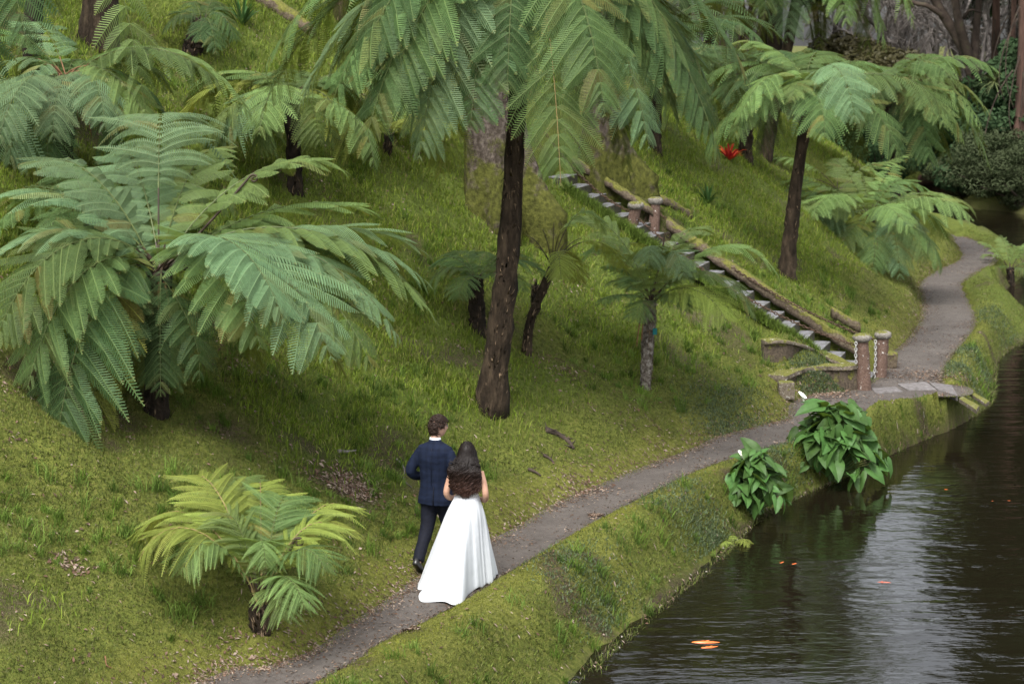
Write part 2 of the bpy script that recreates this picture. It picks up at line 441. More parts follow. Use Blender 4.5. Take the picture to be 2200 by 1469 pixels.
m, n, p = new_mat('ground_cover')
at = N(n, 'ShaderNodeAttribute', attribute_name='tint'); sep = N(n, 'ShaderNodeSeparateColor'); n.links.new(at.outputs['Color'], sep.inputs[0])
tc = N(n, 'ShaderNodeTexCoord')
def nz(sc, det=5, r=0.65):
    x = N(n, 'ShaderNodeTexNoise', Scale=sc, Detail=det, Roughness=r); n.links.new(tc.outputs['Object'], x.inputs['Vector']); return x.outputs[0]
def mixc(f, a, b, const=None):
    x = N(n, 'ShaderNodeMix', data_type='RGBA'); n.links.new(a, x.inputs[6]); n.links.new(b, x.inputs[7])
    if const is None: n.links.new(f, x.inputs[0])
    else: x.inputs[0].default_value = const
    return x.outputs[2]
n1, n2, n3, n4 = nz(2.2), nz(14), nz(70, 3), nz(0.6, 3)
base = ramp(n, n2, [(0.3, (0.055, 0.065, 0.014)), (0.5, (0.11, 0.13, 0.026)), (0.62, (0.15, 0.16, 0.035)), (0.75, (0.15, 0.13, 0.06))]).outputs[0]
mossc = ramp(n, n2, [(0.3, (0.07, 0.075, 0.018)), (0.5, (0.135, 0.145, 0.03)), (0.7, (0.19, 0.19, 0.05))]).outputs[0]
lushc = ramp(n, n2, [(0.3, (0.055, 0.075, 0.014)), (0.55, (0.10, 0.135, 0.025)), (0.75, (0.14, 0.175, 0.04))]).outputs[0]
barec = ramp(n, n3, [(0.35, (0.028, 0.021, 0.014)), (0.52, (0.07, 0.052, 0.036)), (0.68, (0.17, 0.125, 0.09))]).outputs[0]
c = mixc(sep.outputs[1], base, lushc)
c = mixc(sep.outputs[0], c, mossc)
mulb = N(n, 'ShaderNodeMath', operation='MULTIPLY'); n.links.new(sep.outputs[2], mulb.inputs[0])
rb = N(n, 'ShaderNodeMapRange'); rb.inputs[1].default_value = 0.38; rb.inputs[2].default_value = 0.5; n.links.new(n2, rb.inputs[0])
n.links.new(rb.outputs[0], mulb.inputs[1]); c = mixc(mulb.outputs[0], c, barec)
# fine bright specks of litter
sp_ = N(n, 'ShaderNodeMapRange'); sp_.inputs[1].default_value = 0.66; sp_.inputs[2].default_value = 0.72; n.links.new(n3, sp_.inputs[0])
lit = ramp(n, n2, [(0.0, (0.20, 0.155, 0.115)), (1.0, (0.32, 0.27, 0.20))]).outputs[0]
c = mixc(sp_.outputs[0], c, lit)
dk = N(n, 'ShaderNodeMapRange'); dk.inputs[1].default_value = 0.3; dk.inputs[2].default_value = 0.7; dk.inputs[3].default_value = 0.75; dk.inputs[4].default_value = 1.2; n.links.new(n4, dk.inputs[0])
hs = N(n, 'ShaderNodeHueSaturation'); n.links.new(dk.outputs[0], hs.inputs['Value']); n.links.new(c, hs.inputs['Color'])
n.links.new(hs.outputs[0], p.inputs['Base Color'])
p.inputs['Roughness'].default_value = 0.95; p.inputs['Specular IOR Level'].default_value = 0.1
ba = N(n, 'ShaderNodeMath', operation='ADD'); n.links.new(n2, ba.inputs[0]); n.links.new(n3, ba.inputs[1])
b = N(n, 'ShaderNodeBump', Strength=0.9, Distance=0.05); n.links.new(ba.outputs[0], b.inputs['Height']); n.links.new(b.outputs[0], p.inputs['Normal'])
M['ground'] = m
tag(mobj('ground', me, m), kind='structure')

# path: one sheet a little wider than the trodden strip, the banks rise through its rim
def resample(P, step):
    d = np.r_[0, np.cumsum(np.linalg.norm(np.diff(P, axis=0), axis=1))]
    t = np.arange(0, d[-1], step); return np.stack([np.interp(t, d, P[:, 0]), np.interp(t, d, P[:, 1])], 1)
from mathutils.geometry import tessellate_polygon
def offset(P, k):
    T = np.gradient(P, axis=0); T /= np.linalg.norm(T, axis=1)[:, None] + 1e-9
    return P + np.stack([-T[:, 1], T[:, 0]], 1) * k
rimL = offset(Lw, 0.05); rimR = offset(Rw, -0.05)
pp = np.vstack([resample(rimL, 0.15), resample(rimR, 0.15)[::-1]])
tri = tessellate_polygon([[Vector((a, b_, 0)) for a, b_ in pp]])
Vp = np.c_[pp, np.full(len(pp), 0.012)]
tri = np.array(tri, dtype=np.int32)
a_, b_, c_ = Vp[tri[:, 0]], Vp[tri[:, 1]], Vp[tri[:, 2]]
nzs = np.cross(b_ - a_, c_ - a_)[:, 2]; tri[nzs < 0] = tri[nzs < 0][:, ::-1]
m, n, p = new_mat('trodden_path')
tc = N(n, 'ShaderNodeTexCoord')
g1, g2, g3 = nz(1.3), nz(9), nz(160, 2)
c = ramp(n, g1, [(0.3, (0.046, 0.039, 0.034)), (0.5, (0.072, 0.062, 0.055)), (0.7, (0.10, 0.088, 0.078))]).outputs[0]
c2 = ramp(n, g2, [(0.35, (0.05, 0.042, 0.036)), (0.6, (0.11, 0.096, 0.085))]).outputs[0]
c = mixc(None, c, c2, 0.35)
sp1 = N(n, 'ShaderNodeMapRange'); sp1.inputs[1].default_value = 0.64; sp1.inputs[2].default_value = 0.70; n.links.new(g3, sp1.inputs[0])
c3 = N(n, 'ShaderNodeRGB'); c3.outputs[0].default_value = (0.30, 0.25, 0.20, 1)
c = mixc(sp1.outputs[0], c, c3.outputs[0])
n.links.new(c, p.inputs['Base Color']); p.inputs['Roughness'].default_value = 0.85; p.inputs['Specular IOR Level'].default_value = 0.25
ba = N(n, 'ShaderNodeMath', operation='ADD'); n.links.new(g2, ba.inputs[0]); n.links.new(g3, ba.inputs[1])
b = N(n, 'ShaderNodeBump', Strength=0.5, Distance=0.02); n.links.new(ba.outputs[0], b.inputs['Height']); n.links.new(b.outputs[0], p.inputs['Normal'])
M['path'] = m
tag(mobj('path', np_mesh('path', Vp, [tri], smooth=False), m), kind='structure')

# water
m, n, p = new_mat('pond_water')
tc = N(n, 'ShaderNodeTexCoord')
p.inputs['Base Color'].default_value = (0.007, 0.0055, 0.003, 1); p.inputs['Roughness'].default_value = 0.035
p.inputs['IOR'].default_value = 1.33; p.inputs['Specular IOR Level'].default_value = 0.5
mp = N(n, 'ShaderNodeMapping'); mp.inputs['Scale'].default_value = (0.55, 1.6, 1); mp.inputs['Rotation'].default_value = (0, 0, math.radians(-14)); n.links.new(tc.outputs['Object'], mp.inputs[0])
w1 = N(n, 'ShaderNodeTexNoise', Scale=2.3, Detail=3, Roughness=0.5); n.links.new(mp.outputs[0], w1.inputs['Vector'])
w2 = N(n, 'ShaderNodeTexNoise', Scale=8.0, Detail=3, Roughness=0.55); n.links.new(mp.outputs[0], w2.inputs['Vector'])
# rings spreading from the fish
rings = None
RC = [ground(1522, 1386, WL), ground(1695, 1209, WL), ground(1900, 1252, WL), ground(2148, 1077, WL)]
for rc, amp in zip(RC, (0.35, 0.3, 0.35, 0.35)):
    mp2 = N(n, 'ShaderNodeMapping'); mp2.vector_type = 'POINT'; mp2.inputs['Location'].default_value = (-rc[0], -rc[1], 0.6); n.links.new(tc.outputs['Object'], mp2.inputs[0])
    wv = N(n, 'ShaderNodeTexWave', wave_type='RINGS', Scale=1.5, Distortion=3.0); wv.rings_direction = 'SPHERICAL'
    wv.inputs['Detail'].default_value = 2; wv.inputs['Detail Scale'].default_value = 1.2
    n.links.new(mp2.outputs[0], wv.inputs['Vector'])
    ln = N(n, 'ShaderNodeVectorMath', operation='LENGTH'); n.links.new(mp2.outputs[0], ln.inputs[0])
    fo = N(n, 'ShaderNodeMapRange'); fo.inputs[1].default_value = 0.2; fo.inputs[2].default_value = 3.2; fo.inputs[3].default_value = amp; fo.inputs[4].default_value = 0; n.links.new(ln.outputs['Value'], fo.inputs[0])
    mu = N(n, 'ShaderNodeMath', operation='MULTIPLY'); n.links.new(wv.outputs['Fac'], mu.inputs[0]); n.links.new(fo.outputs[0], mu.inputs[1])
    if rings is None: rings = mu.outputs[0]
    else:
        a2 = N(n, 'ShaderNodeMath', operation='ADD'); n.links.new(rings, a2.inputs[0]); n.links.new(mu.outputs[0], a2.inputs[1]); rings = a2.outputs[0]
def mul(a, k):
    x = N(n, 'ShaderNodeMath', operation='MULTIPLY'); n.links.new(a, x.inputs[0]); x.inputs[1].default_value = k; return x.outputs[0]
def add(a, b__):
    x = N(n, 'ShaderNodeMath', operation='ADD'); n.links.new(a, x.inputs[0]); n.links.new(b__, x.inputs[1]); return x.outputs[0]
wm = N(n, 'ShaderNodeTexNoise', Scale=0.45, Detail=2); n.links.new(tc.outputs['Object'], wm.inputs['Vector'])
wr = N(n, 'ShaderNodeMapRange'); wr.inputs[1].default_value = 0.35; wr.inputs[2].default_value = 0.65; wr.inputs[3].default_value = 0.35; wr.inputs[4].default_value = 1.25; n.links.new(wm.outputs[0], wr.inputs[0])
def mulx(a, b__):
    x = N(n, 'ShaderNodeMath', operation='MULTIPLY'); n.links.new(a, x.inputs[0]); n.links.new(b__, x.inputs[1]); return x.outputs[0]
hgt_n = add(mulx(add(mul(w1.outputs[0], 1.0), mul(w2.outputs[0], 0.22)), wr.outputs[0]), mul(rings, 0.10))
b = N(n, 'ShaderNodeBump', Strength=0.34, Distance=0.05); n.links.new(hgt_n, b.inputs['Height']); n.links.new(b.outputs[0], p.inputs['Normal'])
M['water'] = m
wx = np.array([-20, 60.0]); wy = np.array([-30, 130.0])
Vw = np.array([[-20, -30, WL], [60, -30, WL], [60, 130, WL], [-20, 130, WL]], float)
tag(mobj('water', np_mesh('water', Vw, [[[0, 1, 2, 3]]], smooth=False), m), kind='structure')
# ------------------------------------------------------------------ ferns
PROF_S = np.array([0, .08, .18, .32, .48, .64, .78, .88, .95, 1.0])
PROF_W = np.array([.30, .52, .76, .95, 1.0, .90, .68, .43, .24, .06])
def frond_mesh(name, P, side, width, npair=22, nr=22, droop=0.35, bare=0.14, rr=0.012, fwd=(18, 50), seed=0, curl=0.0, teeth=1.0, roll=0.0):
    """a tripinnate frond along the curve P: rachis, paired pinnae, two rows of pinnules on each"""
    r = np.random.default_rng(seed)
    P = np.asarray(P, float)
    d = np.r_[0, np.cumsum(np.linalg.norm(np.diff(P, axis=0), axis=1))]; Ltot = d[-1]
    def at(s): return np.stack([np.interp(s * Ltot, d, P[:, k]) for k in range(3)], -1)
    s0 = np.linspace(0, 1, npair) ** 0.93
    s0 = np.clip(s0 + r.normal(0, 0.12 / npair, npair), 0, 1)
    t = bare + (1 - bare) * s0 * 0.995
    pos = at(t); tan = at(np.minimum(t + 0.01, 1)) - at(np.maximum(t - 0.01, 0)); tan /= np.linalg.norm(tan, axis=1)[:, None]
    S = np.asarray(side, float); S = S - (tan @ S)[:, None] * tan; S /= np.linalg.norm(S, axis=1)[:, None]
    Nn = np.cross(S, tan)
    if roll:
        S, Nn = S * math.cos(roll) + Nn * math.sin(roll), Nn * math.cos(roll) - S * math.sin(roll)
    flip = Nn[:, 2].mean() < 0
    if flip: Nn = -Nn
    wl = width * np.interp(s0, PROF_S, PROF_W)
    Vs, Qs, Ts, Cs, off = [], [], [], [], 0
    q = (np.arange(nr) + 0.6) / nr                      # along the pinna
    for sg in (-1, 1):
        ang = np.radians(np.interp(s0, [0, 1], fwd) + r.normal(0, 5.5, npair))
        L = wl * (1 + r.normal(0, 0.09, npair))
        miss = r.random(npair) < 0.03
        L = np.where(miss, L * 0.3, L)
        D = sg * S * np.cos(ang)[:, None] + tan * np.sin(ang)[:, None]
        dr = droop * np.clip(1 + r.normal(0, 0.4, npair), .3, 2.2)
        down = -0.6 * Nn + np.array([0, 0, -0.75])
        lift = r.normal(0.06, 0.05, npair)
        def Q(x):   # (npair,nx,3)
            x = np.atleast_1d(x)[None, :, None]
            return pos[:, None] + L[:, None, None] * (D[:, None] * x * (1 - 0.12 * dr[:, None, None] * x) + Nn[:, None] * (lift[:, None, None] * x) + down[:, None] * (dr[:, None, None] * x * x) + curl * tan[:, None] * x * x)
        C = Q(q); dC = Q(q + 0.02) - Q(q - 0.02); dC /= np.linalg.norm(dC, axis=2)[:, :, None]
        ps = np.cross(Nn[:, None], dC); ps /= np.linalg.norm(ps, axis=2)[:, :, None]
        pn = np.cross(dC, ps)
        pl = L[:, None] * 0.22 * np.interp(q, [0, .06, .3, .6, .8, .92, 1], [.6, .88, 1.0, .92, .66, .34, .07])[None]
        pl = np.minimum(pl, 0.86 * Ltot * (1 - bare) / npair * np.interp(q, [0, .1, .3, .6, .8, .92, 1], [.75, .95, 1.0, .94, .70, .36, .07])[None]) * (1 + r.normal(0, 0.05, pl.shape)) * teeth
        sp = (L / nr)[:, None]
        pv = np.clip(1 + r.normal(0, .11, npair), .7, 1.35); py = np.clip(r.random(npair) ** 18 * .6 + (s0 > .93) * .08, 0, 1)
        for sd in (-1, 1):
            pd = sd * ps * 0.90 + dC * 0.42 - pn * 0.42 * np.sign((pn * Nn[:, None]).sum(-1, keepdims=True) + 1e-9)
            b0 = C - dC * sp[..., None] * 0.37; b1 = C + dC * sp[..., None] * 0.26
            e = pd * pl[..., None]
            e0 = b0 + e * 1.0 + dC * sp[..., None] * 0.24; e1 = b1 + e * 0.86 + dC * sp[..., None] * 0.02
            mid = np.stack([b0, b1, e1, e0], 2).reshape(-1, 3)
            k = len(mid) // 4
            i = off + np.arange(k)[:, None] * 4
            m4 = mid.reshape(-1, 4, 3); fn = np.cross(m4[:, 1] - m4[:, 0], m4[:, 3] - m4[:, 0])
            pnu = pn * np.sign((pn * Nn[:, None]).sum(-1, keepdims=True) + 1e-9)
            good = (fn * np.repeat(pnu.reshape(-1, 3), 1, 0)).sum(1) > 0
            order = np.where(good[:, None], np.array([[0, 1, 2, 3]]), np.array([[3, 2, 1, 0]]))
            Vs.append(mid); Qs.append(i + order); off += len(mid)
            yy = py[:, None] * np.ones(nr)[None] + 0.35 * (q[None] > .93); vv = pv[:, None] * (1 + r.normal(0, .08, (npair, nr)))
            Cs.append(np.repeat(np.stack([vv.ravel(), np.clip(yy, 0, 1).ravel(), 0 * vv.ravel(), 1 + 0 * vv.ravel()], 1), 4, 0))
        # pinna midrib as a thin ridge
        cc = Q(np.linspace(0, 1, 6)); wv = (L * 0.005 + 0.0008)[:, None, None]
        pnn = np.cross(np.gradient(cc, axis=1), np.broadcast_to(Nn[:, None], cc.shape)); pnn /= np.linalg.norm(pnn, axis=2)[..., None] + 1e-9
        up_ = Nn[:, None] * 0.002
        rib = np.stack([cc - pnn * wv, cc + pnn * wv], 2) + up_[:, :, None]
        rv = rib.reshape(-1, 3); kk = np.arange(npair)[:, None] * 12 + np.arange(5)[None] * 2
        f = np.stack([kk, kk + 1, kk + 3, kk + 2], -1).reshape(-1, 4) + off
        Vs.append(rv); Ts.append(f); off += len(rv); Cs.append(np.tile([1.15, 0.1, 0, 1], (len(rv), 1)))
    # rachis
    n = 5; k = 14
    pts = at(np.linspace(0, 1, k)); rad = rr * np.where(np.linspace(0, 1, k) < bare, 1.0, 0.72) * np.linspace(1, 0.18, k) ** 0.8
    T = np.gradient(pts, axis=0); T /= np.linalg.norm(T, axis=1)[:, None]
    e1 = np.asarray(side, float) - (T @ np.asarray(side, float))[:, None] * T; e1 /= np.linalg.norm(e1, axis=1)[:, None]; e2 = np.cross(T, e1)
    a = np.linspace(0, 2 * PI, n, endpoint=False)
    tv = (pts[:, None] + rad[:, None, None] * (np.cos(a)[None, :, None] * e1[:, None] + np.sin(a)[None, :, None] * e2[:, None])).reshape(-1, 3)
    f = np.array([(i * n + j, i * n + (j + 1) % n, (i + 1) * n + (j + 1) % n, (i + 1) * n + j) for i in range(k - 1) for j in range(n)]) + off
    Vs.append(tv); Cs.append(np.tile([1.0, 0, 0, 1], (len(tv), 1)))
    return np_mesh(name, np.vstack(Vs), [np.vstack(Qs), np.vstack(Ts), f], [0, 0, np.where(np.arange(len(f)) < n * max(1, int(round(bare * (k - 1)))) , 1, 2)], smooth=False, col=np.vstack(Cs))

def trunk_mesh(name, P, r0, r1, rag=1.0, n=14, seed=0, spikes=60, skirt=0.0, flare=0.5):
    r = np.random.default_rng(seed)
    P = spline(P, 8); k = len(P); z = np.linspace(0, 1, k)
    rad = r0 + (r1 - r0) * z + r0 * flare * np.exp(-z * 9)
    T = np.gradient(P, axis=0); T /= np.linalg.norm(T, axis=1)[:, None]
    e1 = np.cross(T, (0, 1.0, 0.05)); e1 /= np.linalg.norm(e1, axis=1)[:, None]; e2 = np.cross(T, e1)
    a = np.linspace(0, 2 * PI, n, endpoint=False)
    R = rad[:, None] * (1 + 0.16 * rag * r.normal(0, 0.5, (k, n)) + 0.10 * np.cos(3 * a + seed)[None])
    rings = P[:, None] + R[..., None] * (np.cos(a)[None, :, None] * e1[:, None] + np.sin(a)[None, :, None] * e2[:, None])
    mb = MB(); mb.loft(rings)
    L = np.linalg.norm(P[-1] - P[0])
    for i in range(spikes):        # stubs and fibres of old stipes
        s = r.random() ** 0.8; f = s * (k - 1); j = int(min(f, k - 2)); c = P[j] + (P[j + 1] - P[j]) * (f - j)
        th = r.random() * 2 * PI; dirn_ = math.cos(th) * e1[j] + math.sin(th) * e2[j]
        b0 = c + dirn_ * rad[j] * 0.9; ln = r.uniform(0.05, 0.16) * (1 + skirt)
        dn = (T[j] if r.random() < 0.55 else -T[j])
        tip = b0 + dirn_ * r.uniform(0.02, 0.07) + dn * ln; wv = np.cross(dirn_, T[j]) * r.uniform(0.008, 0.02)
        th_ = dirn_ * 0.012
        mb.add([b0 - wv, b0 + wv, tip, b0 + th_ + dn * ln * .3], T=[(0, 1, 3), (1, 2, 3), (2, 0, 3), (0, 2, 1)], m=1 if r.random() < 0.6 else 0)
    return mb.mesh(name, smooth=True)

def crozier_mesh(p0, p1, r=0.014, curl=0.05):
    """an unrolled young frond with a coiled head"""
    p0, p1 = np.asarray(p0, float), np.asarray(p1, float)
    L = np.linalg.norm(p1 - p0); dn = (p1 - p0) / L
    side = np.array([1.0, 0, 0]) - dn * dn[0]; side /= np.linalg.norm(side)
    pts = [p0 + (p1 - p0) * t + side * 0.02 * math.sin(t * PI) for t in np.linspace(0, 1, 12)]
    c = p1 + side * curl
    for i in range(1, 26):
        a = i / 25 * 2.6 * PI; rr_ = curl * (1 - 0.72 * i / 25)
        pts.append(c + rr_ * (-math.cos(a) * side + math.sin(a) * dn))
    k = len(pts); rad = np.r_[np.linspace(r * 1.2, r, 12), np.linspace(r * 1.1, r * 0.5, k - 12)]
    mb = MB(); mb.tube(pts, rad, n=7, up=np.cross(side, dn))
    return mb

UNIT = {}
def unit_frond(kind, e0, dropd, wid, nr, npair, droop, seed):
    k = 24; t = np.linspace(0, 1, k); ang = np.radians(e0 - dropd * t ** 1.25)
    P = np.zeros((k, 3)); st = 1.0 / (k - 1)
    for i in range(1, k): P[i] = P[i - 1] + st * np.array([math.cos(ang[i]), 0, math.sin(ang[i])])
    P[:, 1] += 0.03 * np.sin(t * 5 + seed)
    return frond_mesh('frond', P, (0, -1, 0), wid, npair - 4, nr + 3, droop, bare=0.1, rr=0.005, seed=seed)
for q_ in range(4):
    UNIT['up', q_] = unit_frond('up', 62, 75, 0.26, 15, 20, 0.3, 21 + q_)
    UNIT['mid', q_] = unit_frond('mid', 42, 92, 0.27, 15, 20, 0.35, 31 + q_)
    UNIT['low', q_] = unit_frond('low', 15, 88, 0.28, 15, 20, 0.35, 41 + q_)
    UNIT['hang', q_] = unit_frond('hang', -15, 70, 0.26, 14, 18, 0.3, 51 + q_)
for me_ in UNIT.values():
    me_.materials.append(M['fern_green']); me_.materials.append(M['rachis_dark']); me_.materials.append(M['rachis_green'])
def put_unit(parent, kind, var, loc, azm, L, mat, rmat='rachis_dark', tilt=0.0, rl=0.0):
    o = bpy.data.objects.new('frond', UNIT[kind, var % 4])
    link(o, parent); o.location = tuple(loc); o.rotation_euler = (rl, tilt, azm); o.scale = (L, L, L)
    for i, mm in ((0, mat), (1, rmat)):
        o.material_slots[i].link = 'OBJECT'; o.material_slots[i].material = M[mm]
    return o

FERN_I = [0]
def fern(label, base, crown, r0, r1, fronds=(), auto=(), mat='fern_green', tmat='trunk_dark', dY=0.0, baseY=None, croz=(), stubs=60,
         hi=False, rmat='rachis_dark', group=None, cat='tree fern', name='tree_fern', bend=0.0, dead=0, bares=(), flare=0.5, wmul=1.0, bare=0.14, droop=0.30, np_=None, teeth=1.0):
    FERN_I[0] += 1; sd = 100 * FERN_I[0]
    r = np.random.default_rng(sd)
    if baseY is None: B = hit(*base)
    else:
        B = at_y(base[0], base[1], baseY)
        B[2] = hgt(B[0], B[1])
    Yc = B[1] + dY
    C = at_y(crown[0], crown[1], Yc)
    root = empty(name, B - np.array([0, 0, 0.05]), label=label, cat=cat, group=group)
    O = np.array(root.location)
    p0, p1 = B - O - np.array([0, 0, 0.15]), C - O
    md = (p0 + p1) / 2 + np.array([bend, 0, 0])
    tm = trunk_mesh('trunk', [p0, p0 * .75 + p1 * .25 + np.array([bend * .7, 0, 0]), md, p1], r0, r1, seed=sd, spikes=stubs, flare=flare)
    mobj('trunk', tm, [M[tmat], M['fibre']], root)
    pxm = FPX / Yc
    for j, f in enumerate(fronds):
        u, v, dz, arch, wd = f[:5]; mt = f[5] if len(f) > 5 and f[5] else mat
        rmt = f[6] if len(f) > 6 and f[6] else rmat
        T = at_y(u, v, Yc + dz) - O
        st = p1 + np.array([r.normal(0, 0.02), r.normal(0, 0.02), r.uniform(-0.1, 0.02)])
        H = T - st; H[2] = 0; hl = np.linalg.norm(H) + 1e-6
        tot = np.linalg.norm(T - st)
        if hl < 0.25 * tot: H = H / hl * 0.25 * tot
        up = np.array([0, 0, 1.0])
        c1 = st + 0.30 * H + up * (arch + max(0, (T - st)[2]) * 0.45)
        c2 = st + 0.78 * H + up * (arch * 1.0 + (T - st)[2] * 0.35 + max(0, (T - st)[2]) * 0.45)
        P = bez(st, c1, c2, T, 30)
        sv_ = np.array([H[1], -H[0], 0]) / np.linalg.norm(H)
        me_ = frond_mesh('frond', P, sv_, wd * wmul, (np_ or (18 if hi else 16)), 31 if hi else 21, droop=f[8] if len(f) > 8 else droop + r.normal(0, .05), bare=f[7] if len(f) > 7 and f[7] else bare, rr=0.011 + 0.003 * hi, seed=sd + j, roll=r.normal(0, 0.12), teeth=teeth)
        o = mobj('frond', me_, [M[mt], M[rmt], M[rmt if rmt == 'rachis_tan' else 'rachis_green']], root)
    for (kind, cnt, L0, azs, mt) in auto:
        for i in range(cnt):
            az_ = azs[0] + (azs[1] - azs[0]) * (i + r.uniform(-.3, .3)) / cnt
            put_unit(root, kind, int(r.integers(4)), p1 + np.array([0, 0, r.uniform(-0.08, 0.02)]), math.radians(az_), L0 * r.uniform(0.85, 1.15), mt or mat, rmat, tilt=math.radians(r.normal(0, 6)), rl=math.radians(r.normal(0, 8)))
    for (u, v, dz) in croz:
        T = at_y(u, v, Yc + dz) - O
        mb = crozier_mesh(p1, T); mb.build('crozier', M['rachis_dark'], root)
    for (u, v, dz) in bares:     # bare upright stipes
        T = at_y(u, v, Yc + dz) - O; mb = MB(); P_ = bez(p1, p1 * .6 + T * .4 + [0, 0, .12], p1 * .3 + T * .7 + [0, 0, .12], T, 10); mb.tube(P_, np.linspace(.010, .004, 10), n=5); mb.build('bare_stipe', M['rachis_dark'], root)
    for i in range(dead):     # bare hanging stipes
        th = r.uniform(0, 2 * PI) if i > 1 else r.uniform(3.9, 5.5)
        L = r.uniform(0.5, 0.95); h = np.array([math.cos(th), math.sin(th), 0])
        P = bez(p1 - np.array([0, 0, .15]), p1 + h * 0.25 * L + np.array([0, 0, 0.02]), p1 + h * 0.4 * L - np.array([0, 0, 0.3 * L]), p1 + h * 0.5 * L - np.array([0, 0, L]), 12)
        mb = MB(); mb.tube(P, np.linspace(0.018, 0.008, 12), n=6); mb.build('dead_stipe', M['dead_stipe'], root)
    return root, p1 + O

# 1. the large one on the left
fern('wide tree fern with silvery fronds and dark trunk on the bank left of the couple', (335, 885), (345, 585), 0.13, 0.15, [
    (352, 300, 1.5, 1.05, 0.85, 'fern_blue', None, 0.42, 0.5),
    (752, 378, 1.1, 0.72, 0.55, 'fern_light'),
    (925, 552, 0.9, 0.62, 0.66, 'fern_blue'),
    (942, 697, 0.1, 0.85, 0.72, 'fern_light'),
    (712, 768, -1.7, 0.80, 0.92, 'fern_blue'),
    (745, 815, 0.9, 0.25, 0.55, 'fern_yellow'), (860, 620, 1.5, 0.62, 0.70, 'fern_green'), (800, 790, -1.3, 0.8, 0.8, 'fern_green'), (610, 690, -2.1, 0.85, 0.8, 'fern_blue'), (930, 620, 0.4, 0.72, 0.7, 'fern_blue'), (60, 830, -1.5, 0.65, 0.8, 'fern_green'), (-60, 470, 0.6, .75, .7, 'fern_blue'), (480, 330, 2.2, .55, .6, 'fern_light'), (860, 735, -0.7, 0.78, 0.72, 'fern_blue'), (560, 745, -1.9, 0.75, 0.75, 'fern_green'), (820, 470, 1.9, 0.55, 0.6, 'fern_light'), (20, 660, 0.5, 0.6, 0.7, 'fern_green'), (260, 330, 2.0, 0.5, 0.6, 'fern_blue'),
    (560, 800, 0.8, 0.20, 0.50, 'fern_yellow'),
    (120, 962, -1.6, 0.55, 0.85, 'fern_deep'),
    (190, 950, -0.9, 0.55, 0.60, 'fern_yellow'),
    (345, 850, -0.7, 0.22, 0.42, 'fern_deep'),
    (275, 893, 0.2, 0.15, 0.45, 'fern_yellow'),
    (-10, 735, -1.3, 0.75, 0.85, 'fern_green'),
    (-60, 600, -0.3, 0.70, 0.75, 'fern_blue'),
    (60, 378, 1.1, 0.75, 0.62, 'fern_blue'),
    (20, 455, 1.4, 0.62, 0.55, 'fern_green'),
    (640, 500, 1.6, 0.45, 0.50, 'fern_green'),
], hi=True, croz=[(538, 378, 0.3)], mat='fern_blue', dead=3, bare=0.12, wmul=1.08, droop=0.24, np_=20, auto=[('mid', 5, 2.2, (20, 190), 'fern_green'), ('hang', 3, 1.5, (200, 340), 'fern_deep')])
# second trunk behind it
fern('tree fern half hidden behind the silvery one, its dark trunk showing between the left fronds', (200, 600), (200, 470), 0.10, 0.11, [
    (-30, 520, 0.2, 0.5, 0.55, 'fern_green'), (60, 640, -0.6, 0.45, 0.55, 'fern_green'), (330, 480, 0.5, 0.35, 0.45, 'fern_green'),
    (120, 380, 1.2, 0.5, 0.45, 'fern_green')], mat='fern_green', auto=[('mid', 7, 2.0, (0, 360), 'fern_green')])
# 2. upper left with the red-brown heart
fern('tree fern with a red-brown heart and bare hanging stipes near the upper left corner', (135, 350), (140, 165), 0.13, 0.17, [
    (20, 350, -0.9, 0.55, 0.75, 'fern_blue'), (-70, 260, 0.1, 0.55, 0.7, 'fern_blue'),
    (325, 282, -0.8, 0.35, 0.55, 'fern_light'), (395, 330, 0.6, 0.5, 0.5, 'fern_deep'),
    (548, 262, 0.5, 0.85, 0.55, 'fern_light'), (260, 360, -0.4, 0.2, 0.5, 'fern_deep'), (60, 60, 1.4, 0.4, 0.5, 'fern_blue'),
    (100, 370, -1.0, 0.3, 0.5, 'fern_deep')],
    mat='fern_blue', tmat='trunk_dark', croz=[], dead=8, rmat='dead_stipe', bare=0.2, wmul=1.15, auto=[('mid', 6, 2.3, (0, 180), 'fern_green'), ('low', 5, 2.0, (200, 340), 'fern_blue')])
# 3. centre left
fern('tree fern with a short black trunk between the upper left fern and the tall one', (634, 405), (626, 205), 0.11, 0.12, [
    (478, 322, -0.8, 0.35, 0.62, 'fern_blue'), (370, 290, 0.6, 0.55, 0.5, 'fern_yellow'), (545, 165, 1.0, 0.2, 0.35, 'fern_green'),
    (760, 330, -0.3, 0.4, 0.6, 'fern_yellow'), (800, 280, 0.8, 0.55, 0.55, 'fern_green'), (690, 310, -0.9, 0.3, 0.5, 'fern_light'), (560, 330, -0.5, 0.25, 0.5, 'fern_green'),
    (430, 200, 0.9, 0.5, 0.45, 'fern_light')], mat='fern_green', wmul=1.2, auto=[('mid', 6, 2.3, (0, 180), 'fern_green'), ('low', 4, 2.1, (180, 360), 'fern_light')])
